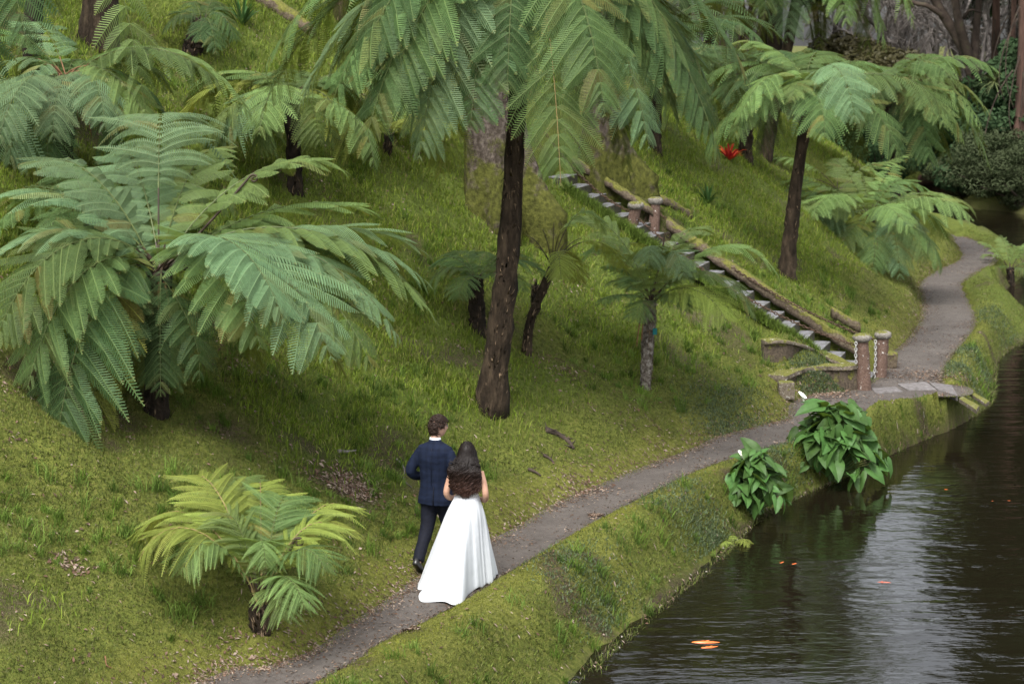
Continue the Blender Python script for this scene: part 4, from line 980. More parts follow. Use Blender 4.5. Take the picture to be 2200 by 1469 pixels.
# ------------------------------------------------------------------ big buttressed trees behind
def buttress(label, base, Y0, r, flare_dirs, h=12, seed=0, lean=(0, 0)):
    rg = np.random.default_rng(seed); B = np.array(base, float)
    root = empty('buttressed_tree', B, label=label, cat='tree')
    n, k = 64, 46; a = np.linspace(0, 2 * PI, n, endpoint=False); rings = []
    for i in range(k + 1):
        z = -1.0 + (h + 1.0) * (i / k) ** 1.7
        zz = z
        rad = np.full(n, r * (1 - 0.03 * max(zz, 0)))
        for (th, amp, wd, fall) in flare_dirs:
            dlt = (a - th + PI) % (2 * PI) - PI
            rad = rad + amp * r * np.exp(-(dlt / wd) ** 2) * np.exp(-max(zz, 0) / fall)
        rad = rad * (1 + 0.11 * vnoise(np.cos(a) * 2.2 + seed, np.sin(a) * 2.2 + 9, z * 0.9 + 5, 1.0) + 0.06 * vnoise(np.cos(a) * 5 + seed, np.sin(a) * 5 + 9, z * .5 + 5, 1.0) + 0.03 * vnoise(np.cos(a) * 9, np.sin(a) * 9 + seed, z * 4, 1.0))
        rings.append(np.stack([rad * np.cos(a) + lean[0] * zz, rad * np.sin(a) + lean[1] * zz, np.full(n, z)], 1))
    mb = MB(); mb.loft(rings); mb.build('trunk', M['bark_moss'], root)
    for j in range(4):
        th = rg.uniform(0, 2 * PI); p0 = np.array([lean[0] * h * .8, lean[1] * h * .8, h * rg.uniform(.7, .95)]); d = np.array([math.cos(th), math.sin(th), 0.9])
        mb = MB(); mb.tube(bez(p0, p0 + d * 1.2, p0 + d * 2.6 + [0, 0, .5], p0 + d * 4, 10), np.linspace(r * .4, .05, 10), n=8); mb.build('limb', M['bark'], root)
    return root
m, n, p = new_mat('bark_moss')
tc = N(n, 'ShaderNodeTexCoord')
mpb = N(n, 'ShaderNodeMapping'); mpb.inputs['Scale'].default_value = (1, 1, 0.75); n.links.new(tc.outputs['Object'], mpb.inputs[0])
k1, k2, k3 = nz(1.4, 6), nz(14, 6), nz(3, 6)
n.links.new(mpb.outputs[0], n.nodes[-2].inputs['Vector'])
bk = ramp(n, k2, [(0.3, (0.022, 0.017, 0.012)), (0.48, (0.06, 0.048, 0.038)), (0.66, (0.12, 0.10, 0.085))]).outputs[0]
mo = ramp(n, k2, [(0.3, (0.028, 0.03, 0.008)), (0.7, (0.10, 0.105, 0.024))]).outputs[0]
sz = N(n, 'ShaderNodeSeparateXYZ'); n.links.new(tc.outputs['Object'], sz.inputs[0])
hm = N(n, 'ShaderNodeMapRange'); hm.inputs[1].default_value = 0.2; hm.inputs[2].default_value = 1.9; hm.inputs[3].default_value = 0.24; hm.inputs[4].default_value = -0.12; n.links.new(sz.outputs[2], hm.inputs[0])
a5 = N(n, 'ShaderNodeMath', operation='ADD'); n.links.new(k3, a5.inputs[0]); n.links.new(hm.outputs[0], a5.inputs[1])
a6 = N(n, 'ShaderNodeMapRange'); a6.inputs[1].default_value = 0.56; a6.inputs[2].default_value = 0.68; n.links.new(a5.outputs[0], a6.inputs[0])
c = mixc(a6.outputs[0], bk, mo); n.links.new(c, p.inputs['Base Color']); p.inputs['Roughness'].default_value = 0.95; p.inputs['Specular IOR Level'].default_value = 0.1
b = N(n, 'ShaderNodeBump', Strength=1.0, Distance=0.04); n.links.new(k2, b.inputs['Height']); n.links.new(b.outputs[0], p.inputs['Normal'])
M['bark_moss'] = m
bt = hit(1062, 450)
buttress('huge mossy buttressed tree trunk behind the tallest fern', bt, bt[1], 0.47, [(-0.42, 1.9, 0.20, 0.75), (-1.0, .7, .14, .5), (0.1, .7, .14, .6), (-2.4, 0.3, 0.3, 0.4), (-1.5, 0.4, 0.25, 0.5), (0.5, 0.5, 0.3, 0.8), (2.5, 0.3, .4, .8)], seed=3, lean=(-0.02, 0.0))
bt = hit(1290, 375)
buttress('second big trunk with a root running down to the upper posts', bt, bt[1], 0.34, [(-0.1, 2.2, 0.2, 0.5), (-1.7, 0.35, 0.25, 0.4), (1.2, 0.6, 0.4, 0.6), (2.8, 0.5, .4, .6)], seed=9)
def simple_trunk(label, base, top, r0, r1, mat='trunk_brown'):
    B = hit(*base); T = at_y(top[0], top[1], B[1]); root = empty('broadleaf_tree', B, label=label, cat='tree')
    T = T + (T - B) * 0.8
    me_ = trunk_mesh('trunk', [np.array([0, 0, -0.2]), (T - B) * 0.5 + [0.1, 0, 0], T - B], r0, r1, spikes=20, seed=int(r0 * 900), rag=0.6)
    mobj('trunk', me_, [M[mat], M['fibre']], root)
    for j in range(3):
        th = j * 2.2; d = np.array([math.cos(th), math.sin(th), 1.0]); p0 = (T - B) * 0.95
        mb = MB(); mb.tube(bez(p0, p0 + d * .6, p0 + d * 1.6, p0 + d * 2.6, 8), np.linspace(r1 * .7, .03, 8), n=6); mb.build('limb', M['bark'], root)
    return root
simple_trunk('thick mossy tree trunk on the slope at the top left, above the red-brown fern heart', (212, 95), (205, -80), 0.30, 0.24)
simple_trunk('thin tree trunk on the top edge left of the tallest fern', (729, 38), (728, -60), 0.14, 0.11)

# ------------------------------------------------------------------ background beyond the pond
def leaf_cloud(centers, radii, nleaf, size, seed=0, flat=0.7, aspect=0.5, shell=0.55, tri=True):
    r = np.random.default_rng(seed); V = []
    nl = np.maximum((np.asarray(radii)[:, 0] ** 1.5) / np.sum(np.asarray(radii)[:, 0] ** 1.5) * nleaf, 3).astype(int)
    for c, rd, k in zip(centers, radii, nl):
        d = r.normal(0, 1, (k, 3)); d /= np.linalg.norm(d, axis=1)[:, None]
        rr_ = shell + (1 - shell) * r.random(k) ** 0.5
        P = np.asarray(c) + d * np.asarray(rd) * rr_[:, None]
        nrm = d + r.normal(0, 0.6, (k, 3)) + [0, 0, flat]; nrm /= np.linalg.norm(nrm, axis=1)[:, None]
        t = np.cross(nrm, r.normal(0, 1, (k, 3))); t /= np.linalg.norm(t, axis=1)[:, None]; b_ = np.cross(nrm, t)
        s_ = size * r.uniform(0.6, 1.4, k)[:, None]
        V.append(np.stack([P - t * s_, P + b_ * s_ * aspect, P + t * s_, P - b_ * s_ * aspect], 1))
    V = np.concatenate(V).reshape(-1, 3); F = np.arange(len(V)).reshape(-1, 4)
    return V, F
M['leaf_dark'] = leaf_mat('leaf_dark', (0.02, 0.042, 0.017), (0.025, 0.045, 0.018), trans=0.15, var=0.5, vscale=0.8, spec=0.05, rough=0.8)
M['leaf_pine'] = leaf_mat('leaf_pine', (0.022, 0.05, 0.022), (0.03, 0.05, 0.022), trans=0.15, var=0.45, vscale=0.8, spec=0.05, rough=0.8)
M['leaf_olive'] = leaf_mat('leaf_olive', (0.085, 0.085, 0.03), (0.09, 0.085, 0.035), trans=0.2, var=0.5, vscale=0.9, spec=0.25)
M['leaf_grey'] = leaf_mat('leaf_grey', (0.038, 0.055, 0.024), (0.04, 0.05, 0.025), trans=0.15, var=0.5, vscale=0.9, spec=0.02, rough=0.9)
def clumpy(seed, n, R, H, z0, rs=(0.5, 1.1), cone=False):
    r = np.random.default_rng(seed); C, D = [], []
    for i in range(n):
        z = r.random(); rad = (1 - z * 0.92) if cone else math.sqrt(max(0.05, 1 - (2 * z - 1) ** 2))
        th = r.random() * 2 * PI; q_ = R * rad * math.sqrt(r.random())
        C.append((q_ * math.cos(th), q_ * math.sin(th), z0 + z * H)); s_ = r.uniform(*rs) * (0.55 + 0.45 * rad); D.append((s_, s_, s_ * 0.6))
    return np.array(C), np.array(D)
def shrub_proto(seed, R, H, n, nl, size, mat, z0=0.2, stem='dark_bark', cone=False, rs=(0.35, 0.8)):
    C, D = clumpy(seed, n, R, H, z0, rs, cone); V, F = leaf_cloud(C, D, nl, size, seed)
    me_ = np_mesh('foliage', V, [F], smooth=False); me_.materials.append(M[mat])
    mb = MB(); r = np.random.default_rng(seed)
    if cone:
        mb.tube([(0, 0, -0.5), (0, 0, (z0 + H) * .5), (0, 0, z0 + H)], [R * .11, R * .07, .02], n=8)
        for c in C[::2]: mb.tube([(0, 0, c[2] * .96), c * [.6, .6, 1]], [R * .02, .01], n=4, caps=False)
    else:
        for c in C[:: max(1, n // 9)]: mb.tube(bez(np.array([0, 0, -0.3]), np.array([c[0] * .2, c[1] * .2, c[2] * .4]), c * .6, c, 7), np.linspace(R * .05 + .02, .01, 7), n=5)
    ms_ = mb.mesh('stem'); ms_.materials.append(M[stem])
    return me_, ms_
def put_plant(name, proto, loc, s, rz, label, cat, group=None, sub='foliage', stem_name='stem', sz=None):
    root = empty(name, loc, rz, label, cat, group)
    for nm, me_ in zip((sub, stem_name), proto):
        o = bpy.data.objects.new(nm, me_); link(o, root); o.scale = (s, s, sz or s)
    return root
PR = {
    'conifer': shrub_proto(5, 3.6, 12, 150, 22000, 0.20, 'leaf_dark', 8.0, cone=True, rs=(0.7, 1.5)),
    'round': shrub_proto(6, 4.2, 9.5, 110, 20000, 0.20, 'leaf_dark', 7.5, rs=(0.9, 1.9)),
    'olive': shrub_proto(7, 2.4, 3.2, 60, 14000, 0.09, 'leaf_olive', 0.3, rs=(0.4, 0.85)),
    'pine': shrub_proto(8, 1.7, 3.4, 60, 14000, 0.085, 'leaf_pine', 0.2, cone=True, rs=(0.4, 0.8)),
    'grey': shrub_proto(9, 2.0, 2.2, 50, 14000, 0.06, 'leaf_grey', 0.1, rs=(0.35, 0.8)),
    'dark': shrub_proto(10, 2.0, 2.6, 50, 12000, 0.085, 'leaf_dark', 0.1, rs=(0.4, 0.8)),
}
def on_g(x, y, dz=0): return np.array([x, y, float(hgt(x, y)) + dz])
def at_px(u, Y): return at_y(u, 60, Y)[0]
k = 0
# tall dark trees beyond the pond, seen mostly mirrored in it
tall = [(1130, 118, 'conifer', 1.25), (1290, 112, 'round', 1.3), (1420, 108, 'conifer', 1.3), (1530, 103, 'conifer', 1.35), (1640, 110, 'round', 1.35), (1665, 100, 'conifer', 1.2),
        (1770, 118, 'round', 0.74), (2095, 125, 'round', 0.62), (2180, 100, 'conifer', 1.15), (2210, 98, 'conifer', 1.35), (2310, 92, 'round', 1.35), (2420, 88, 'conifer', 1.4), (1580, 92, 'round', 1.15), (2240, 84, 'conifer', 1.25)]
where = ['farthest left behind the hill', 'behind the hill crest', 'behind the fern tops', 'behind the leaning fern', 'left of the sky gap', 'nearest left of the sky gap', 'below the sky gap', 'right of the sky gap', 'right of the forked tree', 'at the right edge', 'beyond the right edge', 'farthest right', 'in front of the left ones', 'closest at the right']
for (u, Yt, kd, s_), wh in zip(tall, where):
    put_plant('dark_tree', PR[kd], on_g(at_px(u, Yt), Yt, -0.3), s_, k * 1.7, f'tall dark {"conifer" if kd == "conifer" else "broad tree"} beyond the pond, {wh}', 'tree', 'tall dark trees beyond the pond', 'crown', 'trunk'); k += 1
shr = [('olive', 1945, 93, 1.25, 'olive brown shrub left under the forked tree'), ('olive', 2000, 91, 1.15, 'olive shrub below the white gap of sky'), ('olive', 1880, 95, 1.2, 'brownish shrub behind the reaching fern'), ('olive', 1830, 99, 1.2, 'brownish shrub between the two leaning ferns'),
       ('pine', 2140, 84, 1.1, 'dark green conifer bush right of the forked tree'), ('pine', 2075, 86.5, 0.95, 'blackish conifer bush under the forked tree'), ('pine', 2140, 80, 1.0, 'dark conifer bush above the far bank'),
       ('pine', 2185, 79, 1.5, 'tall dark conifer bush at the right edge'), ('grey', 2125, 77.5, 1.0, 'grey-green shrub on the far bank above the water'), ('grey', 2175, 75.5, 1.0, 'grey-green shrub on the far bank near the right edge'), ('grey', 2088, 79.5, 0.75, 'small grey shrub at the tip of the far bank'),
       ('dark', 2010, 90, 0.8, 'dark shrub behind the log'), ('dark', 2055, 88.5, 0.85, 'dark shrub at the right end of the log'), ('dark', 1950, 90, 0.85, 'dark shrub left of the log'), ('dark', 2150, 85, 1.5, 'dark shrub mass behind the far bank'), ('dark', 1890, 84, 0.9, 'dark shrub behind the thin fern trunk'),
       ('dark', 2230, 80, 1.5, 'dark shrub beyond the right edge'), ('dark', 1780, 72, 0.6, 'dark shrub between fern fronds on the hill shoulder'), ('grey', 2215, 73.5, 0.9, 'grey shrub at the right end of the far bank'),('dark', 1850, 88, 1.1, 'dark shrub on the shoulder behind the ferns')]
for kd, u, Yt, s_, lb in shr:
    x = at_px(u, Yt); z = max(float(hgt(x, Yt)), WL); put_plant('shrub', PR[kd], (x, Yt, z - 0.1), s_, k * 2.1, lb, 'shrub'); k += 1
# bare grey trees: recursive limbs
def bare_tree(seed, h, r0, lean=(0, 0), fork=0.35, levels=5, spread=0.55, mat='bare_bark', twig=0.012):
    r = np.random.default_rng(seed); mb = MB(); tw = MB()
    def grow(p, d, L, rad, lv):
        k_ = 4; pts = [p]; dd_ = d.copy()
        for i in range(k_):
            dd_ = dd_ + r.normal(0, 0.10, 3) + np.array([0, 0, 0.03]); dd_ /= np.linalg.norm(dd_); pts.append(pts[-1] + dd_ * L / k_)
        (mb if lv < 3 else tw).tube(pts, np.linspace(rad, max(rad * 0.62, twig * .6), k_ + 1), n=7 if lv < 2 else (4 if lv < 4 else 3), caps=False)
        if lv >= levels: return
        nb = 3 if lv < 2 else (4 if lv < levels - 1 else 5)
        for j in range(nb):
            th = r.uniform(0, 2 * PI); a_ = np.cross(dd_, [math.cos(th), math.sin(th), 0.3]); a_ /= np.linalg.norm(a_) + 1e-9
            nd = dd_ * 1.0 + a_ * spread * r.uniform(0.7, 1.6); nd /= np.linalg.norm(nd)
            s_ = len(pts) - 1 if j == 0 else int(r.integers(2, len(pts)))
            grow(pts[s_], nd, L * r.uniform(0.6, 0.82), max(rad * 0.6, twig), lv + 1)
    grow(np.array([0, 0, -0.3]), np.array([lean[0], lean[1], 1.0]), h * fork, r0, 0)
    a_, b_ = mb.mesh('trunk'), tw.mesh('twigs'); a_.materials.append(M[mat]); b_.materials.append(M['bare_bark'] if mat != 'dark_bark' else M['dark_bark'])
    return b_, a_
BT = [bare_tree(61, 11, 0.22, levels=5, spread=0.65), bare_tree(62, 10, 0.18, levels=5, spread=0.75), bare_tree(64, 9, 0.14, levels=5, spread=0.8)]
for i, (u, Yt, s_, v_, lb) in enumerate([(1925, 104, 1.1, 0, 'bare grey tree left of the sky gap'), (1965, 101, 0.95, 1, 'bare grey tree under the left limb of the forked tree'), (2010, 106, 1.1, 2, 'bare grey tree standing before the white sky gap'),
      (2045, 98, 0.85, 1, 'thin bare tree right behind the forked trunk'), (2090, 103, 1.1, 0, 'bare grey tree right of the forked trunk'), (1870, 108, 1.1, 2, 'bare grey tree behind the fern crowns'), (1840, 101, 1.0, 0, 'pale bare tree at the hill shoulder'), (1985, 112, 1.4, 0, 'farthest bare tree in the gap'), (2150, 97, 1.0, 1, 'bare tree behind the dark conifer bush at the right'), (1900, 99, 0.9, 2, 'bare tree over the brownish shrub'), (2070, 110, 1.3, 2, 'pale bare tree seen through the fork'), (1950, 118, 1.5, 1, 'most distant pale bare tree'), (2120, 114, 1.4, 0, 'distant bare tree at the right of the fork'), (2185, 104, 1.2, 2, 'bare tree beside the right edge')]):
    put_plant('bare_tree', BT[v_], on_g(at_px(u, Yt), Yt, -0.2), s_, i * 1.3, lb, 'tree', 'bare grey trees beyond the pond', 'twigs', 'trunk')
# the forked dark tree
ft = empty('forked_tree', on_g(at_px(2105, 85), 85, -0.2), label='dark tree forking into bare crooked limbs above the far pond', cat='tree')
fo_ = np.array(ft.location)
def limb(px, rad, name='limb'):
    P = spline(np.array([at_y(u, v, 85 + dz) for u, v, dz in px]), 6) - fo_; mb = MB(); kk = len(P)
    rr_ = np.linspace(rad[0], rad[1], kk) * (1 + rng.normal(0, 0.04, kk)); mb.tube(P, rr_, n=9); mb.build(name, M['dark_bark'], ft)
    return P
limb([(2108, 330, 0), (2098, 200, 0), (2090, 140, 0)], (0.42, 0.34), 'trunk')
limb([(2094, 160, 0), (2060, 85, 0.2), (2020, 20, 0.4), (1985, -60, 0.5), (1960, -160, 0.8)], (0.26, 0.15))
limb([(2090, 150, 0), (2066, 70, -0.4), (2052, 0, -0.6), (2045, -120, -0.8)], (0.24, 0.12))
limb([(2092, 145, 0), (2098, 60, 0.5), (2105, -20, 0.7), (2112, -140, 1)], (0.2, 0.1))
limb([(2040, 45, 0.3), (1995, 14, 0.2), (1960, 5, 0.4), (1900, -30, 0.5)], (0.13, 0.06))
limb([(2070, 40, 0), (2085, 22, -0.3), (2110, 28, -0.5)], (0.09, 0.04))
# reddish shaggy trunks at the right edge
for (u, Yt, r_, lb) in [(2196, 77.5, 0.30, 'thick reddish trunk with hanging vines at the right edge'), (2172, 81, 0.14, 'thin dark trunk left of the reddish one'), (2135, 87, 0.22, 'dark trunk behind the conifer bushes')]:
    x = at_px(u, Yt); z = float(hgt(x, Yt)); rt = empty('shaggy_tree', (x, Yt, z), label=lb, cat='tree')
    me_ = trunk_mesh('trunk', [np.array([0, 0, -0.3]), np.array([0.1, 0, 5]), np.array([-0.1, 0, 13])], r_, r_ * .6, seed=int(u), spikes=120, rag=1.0); mobj('trunk', me_, [M['red_bark'], M['fibre']], rt)
    C, D = clumpy(int(u), 40, 3.0, 8, 9, (0.6, 1.2)); V_, F_ = leaf_cloud(C, D, 3500, 0.3, int(u)); mobj('crown', np_mesh('crown', V_, [F_], smooth=False), M['leaf_dark'], rt)
    for j in range(6 if r_ > .2 else 2):
        px_ = rng.uniform(-1.3, 0.3); mb = MB(); z1 = rng.uniform(4, 7); mb.tube(bez(np.array([px_ * .3, -.3, z1]), np.array([px_, -.5, z1 - 1]), np.array([px_ - .3, -.4, z1 - 2.5]), np.array([px_ + rng.uniform(-.4, .4), -.5, z1 - rng.uniform(3, 4)]), 12), np.linspace(0.03, 0.015, 12), n=5); mb.build('vine', M['dark_bark'], rt)
tb_ = hit(1150, 672); tr0 = empty('tree_stump', tb_, label='short shaggy dead stump between the tallest trunk and the crooked stem', cat='stump')
mobj('trunk', trunk_mesh('trunk', [np.array([0, 0, -.1]), np.array([0, 0, .2]), at_y(1150, 612, tb_[1]) - tb_], .07, .06, spikes=60, seed=77), [M['trunk_dark'], M['fibre']], tr0)
pt = empty('plant_tag', at_y(1407, 712, hit(1386, 833)[1] - .12), .3, 'small teal plant tag fixed to the pale grey fern stem', 'tag')
M['teal'] = noise_mat('teal', [(0, (0.01, 0.10, 0.11)), (1, (0.015, 0.14, 0.15))], 5, rough=0.5)
mb = MB(); mb.box((0, 0, 0), (.07, .006, .10)); bevel(mb.build('plate', M['teal'], pt, smooth=False), .004); mb = MB(); mb.tube([(0, .003, .04), (-.03, .05, .04)], .004, n=5); mb.build('wire', M['iron'], pt)
# spiky plant, log
def spiky(name, label, base, Y0, n_, L, mat, seed=1, w_=0.03, el=(10, 85)):
    r = np.random.default_rng(seed); root = empty(name, base, label=label, cat='plant')
    for i in range(n_):
        az_ = r.uniform(0, 2 * PI); e_ = math.radians(r.uniform(*el)); d = np.array([math.cos(az_) * math.cos(e_), math.sin(az_) * math.cos(e_), math.sin(e_)]); l_ = L * r.uniform(.7, 1.1)
        P = bez(np.zeros(3), d * l_ * .4, d * l_ * .75, d * l_ - [0, 0, l_ * .25], 5); sd = np.cross(d, [0, 0, 1]); sd /= np.linalg.norm(sd) + 1e-6
        wv = np.array([.6, 1, .9, .6, .05])[:, None] * w_ * sd; up_ = np.cross(sd, d) * w_ * .3
        V_ = np.stack([P - wv, P - up_, P + wv], 1).reshape(-1, 3); Q_ = [(3 * a, 3 * a + 1, 3 * a + 4, 3 * a + 3) for a in range(4)] + [(3 * a + 1, 3 * a + 2, 3 * a + 5, 3 * a + 4) for a in range(4)]
        mb = MB(); mb.add(V_, Q_); mb.build('leaf', M[mat], root)
    return root
M['leaf_spike'] = leaf_mat('leaf_spike', (0.10, 0.12, 0.05), (0.11, 0.11, 0.05), trans=0.1)
M['leaf_iris'] = leaf_mat('leaf_iris', (0.035, 0.085, 0.02), (0.05, 0.10, 0.03), trans=0.25)
M['leaf_red'] = leaf_mat('leaf_red', (0.42, 0.045, 0.02), (0.35, 0.05, 0.03), trans=0.2)
spiky('spiky_plant', 'spiky cordyline rosette among the dark shrubs at the right', at_y(2137, 175, 78.5), 0, 46, 0.75, 'leaf_spike', 4, 0.022, (-50, 85))
b_ = hit(1520, 440); spiky('strap_leaf_plant', 'dark strap-leaved clump on the bright slope right of the upper posts', b_, 0, 34, 0.55, 'leaf_iris', 5, 0.022, (25, 85))
b_ = hit(1567, 345); spiky('red_plant', 'small bright red bromeliad on the slope between the fern trunks', b_, 0, 22, 0.50, 'leaf_red', 6, 0.035, (30, 85))
b_ = hit(520, 55); spiky('strap_leaf_plant', 'strap-leaved clump beside the small dark tree fern at the top', b_, 0, 34, 0.7, 'leaf_iris', 7, 0.025, (20, 80))
mb = MB(); P = np.array([at_y(1975, 383, 86.8), at_y(2010, 381, 86.5), at_y(2045, 384, 86.2), at_y(2070, 380, 86.5)]); P[:, 2] = [-0.42, -0.38, -0.40, -0.34]
mb.tube(spline(P - P[0], 5), np.linspace(0.24, 0.17, 16), n=10); tag(mb.build('fallen_log', M['red_bark'], None, P[0]), 'reddish fallen log lying on the far edge of the pond', 'log')
# ------------------------------------------------------------------ the couple
M['skin'] = noise_mat('skin', [(0.3, (0.42, 0.25, 0.18)), (0.7, (0.50, 0.31, 0.23))], 12, rough=0.55, spec=0.35)
M['skin_w'] = noise_mat('skin_warm', [(0.3, (0.36, 0.20, 0.135)), (0.7, (0.44, 0.26, 0.18))], 12, rough=0.5, spec=0.35)
M['hair_m'] = noise_mat('hair_brown', [(0.3, (0.009, 0.005, 0.0035)), (0.7, (0.030, 0.016, 0.010))], 60, rough=0.5, spec=0.22)
M['shirt'] = noise_mat('shirt', [(0, (0.7, 0.72, 0.76)), (1, (0.78, 0.8, 0.82))], 5, rough=0.8)
M['trouser'] = noise_mat('trouser', [(0.3, (0.003, 0.0035, 0.007)), (0.7, (0.006, 0.0075, 0.015))], 30, rough=0.8, bump=0.3, bscale=9)
M['shoe'] = noise_mat('shoe', [(0.3, (0.008, 0.008, 0.008)), (0.7, (0.02, 0.02, 0.02))], 30, rough=0.35, spec=0.5)
M['glass_rim'] = noise_mat('glass_rim', [(0.3, (0.05, 0.05, 0.06)), (0.7, (0.12, 0.12, 0.14))], 30, rough=0.3)
# navy check cloth
m, n, p = new_mat('check_cloth')
tc = N(n, 'ShaderNodeTexCoord'); sx = N(n, 'ShaderNodeSeparateXYZ'); n.links.new(tc.outputs['Object'], sx.inputs[0])
def stripe(src, per, w_):
    a = N(n, 'ShaderNodeMath', operation='MULTIPLY'); n.links.new(src, a.inputs[0]); a.inputs[1].default_value = 1 / per
    f = N(n, 'ShaderNodeMath', operation='FRACT'); n.links.new(a.outputs[0], f.inputs[0])
    l_ = N(n, 'ShaderNodeMath', operation='LESS_THAN'); n.links.new(f.outputs[0], l_.inputs[0]); l_.inputs[1].default_value = w_
    return l_.outputs[0]
sm = N(n, 'ShaderNodeMath', operation='ADD'); n.links.new(stripe(sx.outputs[0], 0.075, 0.42), sm.inputs[0]); n.links.new(stripe(sx.outputs[2], 0.075, 0.42), sm.inputs[1])
r_ = ramp(n, sm.outputs[0], [(0.0, (0.0075, 0.0118, 0.027)), (0.5, (0.0065, 0.0102, 0.023)), (1.0, (0.0055, 0.0085, 0.019))]); sm.use_clamp = False
hf = N(n, 'ShaderNodeMath', operation='MULTIPLY'); hf.inputs[1].default_value = 0.5; n.links.new(sm.outputs[0], hf.inputs[0]); n.links.new(hf.outputs[0], r_.inputs[0])
n.links.new(r_.outputs[0], p.inputs['Base Color']); p.inputs['Roughness'].default_value = 0.85; p.inputs['Specular IOR Level'].default_value = 0.12
nb = N(n, 'ShaderNodeTexNoise', Scale=7.0, Detail=2); n.links.new(tc.outputs['Object'], nb.inputs['Vector'])
b = N(n, 'ShaderNodeBump', Strength=0.5, Distance=0.03); n.links.new(nb.outputs[0], b.inputs['Height']); n.links.new(b.outputs[0], p.inputs['Normal'])
M['jacket'] = m
def satin(name, col, bsc, bst, rough):
    m, n, p = new_mat(name); tc = N(n, 'ShaderNodeTexCoord')
    p.inputs['Base Color'].default_value = (*col, 1); p.inputs['Roughness'].default_value = rough; p.inputs['Specular IOR Level'].default_value = 0.3
    nb = N(n, 'ShaderNodeTexNoise', Scale=bsc, Detail=3); n.links.new(tc.outputs['Object'], nb.inputs['Vector'])
    b = N(n, 'ShaderNodeBump', Strength=bst, Distance=0.01); n.links.new(nb.outputs[0], b.inputs['Height']); n.links.new(b.outputs[0], p.inputs['Normal'])
    return m
M['dress'] = satin('dress', (0.46, 0.48, 0.50), 7, 0.6, 0.6)
M['lace'] = satin('lace', (0.50, 0.49, 0.49), 90, 1.0, 0.8)

def ell(c, rx, ry, n=28, p_=2.3):
    a = np.linspace(0, 2 * PI, n, endpoint=False); ca, sa = np.cos(a), np.sin(a)
    return np.stack([c[0] + rx * np.sign(ca) * np.abs(ca) ** (2 / p_), c[1] + ry * np.sign(sa) * np.abs(sa) ** (2 / p_), np.full(n, c[2])], 1)
def fuse(o, vox, sm=4):
    m_ = o.modifiers.new('fuse', 'REMESH'); m_.mode = 'VOXEL'; m_.voxel_size = vox; m_.use_smooth_shade = True
    s_ = o.modifiers.new('smooth', 'SMOOTH'); s_.iterations = sm; s_.factor = 0.5
    return o
def limb_pts(*p): return spline(np.array(p, float), 5)
def tube_r(mb, pts, rad, n=14):
    P = limb_pts(*pts); t = np.linspace(0, len(rad) - 1, len(P)); mb.tube(P, np.interp(t, range(len(rad)), rad), n=n)
def head(mb, c, yaw, s=1.0, female=False):
    nu, nv = 48, 36; c = np.array(c, float); rings = []
    for i in range(nv + 1):
        ph = PI * (i / nv) ; z0 = -math.cos(ph); rr_ = math.sin(ph) + 1e-4
        a = np.linspace(0, 2 * PI, nu, endpoint=False); x, y = rr_ * np.cos(a), rr_ * np.sin(a); z = np.full(nu, z0)
        X_, Y_, Z_ = x * 0.076, y * 0.098, z * 0.122
        jaw = np.clip(-z, 0, 1); X_ = X_ * (1 - 0.28 * jaw ** 1.5); Y_ = np.where(y > 0, Y_ * (1 - 0.05 * jaw) + 0.010 * jaw, Y_ * (1 - 0.30 * jaw))
        fr = np.clip(y, 0, 1) ** 2
        g_ = lambda x0, z1, sx_, sz_: np.exp(-((X_ - x0) / sx_) ** 2 - ((Z_ - z1) / sz_) ** 2)
        Y_ = Y_ + fr * (0.027 * g_(0, -0.018, 0.011, 0.018) + 0.010 * g_(0, 0.012, 0.010, 0.03) + 0.005 * g_(0, 0.038, 0.05, 0.012) - 0.009 * g_(0.031, 0.012, 0.015, 0.014) - 0.009 * g_(-0.031, 0.012, 0.015, 0.014)
              + 0.008 * g_(0, -0.056, 0.022, 0.006) + 0.006 * g_(0, -0.068, 0.018, 0.006) - 0.003 * g_(0, -0.062, 0.02, 0.003) + 0.011 * g_(0, -0.098, 0.02, 0.018))
        rings.append(np.stack([X_, Y_, Z_], 1) * s)
    R_ = np.array([[math.cos(yaw), -math.sin(yaw), 0], [math.sin(yaw), math.cos(yaw), 0], [0, 0, 1]])
    mb.loft(np.array(rings) @ R_.T + c)
    for sg in (-1, 1):
        for (dy, dz, rx, ry, rz) in ((-0.004, 0.008, .009, .019, .026), (0.0, -0.018, .007, .010, .014)):
            rg_ = [np.stack([sg * (0.074) + rx * math.cos(t_) * np.sin(np.full(12, 1.5)), ry * np.cos(np.linspace(0, 2 * PI, 12, endpoint=False)) * math.sin(t_) + dy, rz * np.sin(np.linspace(0, 2 * PI, 12, endpoint=False)) * math.sin(t_) + dz], 1) for t_ in np.linspace(0.1, PI - 0.1, 7)]
            mb.loft((np.array(rg_) * s) @ R_.T + c)
    return R_
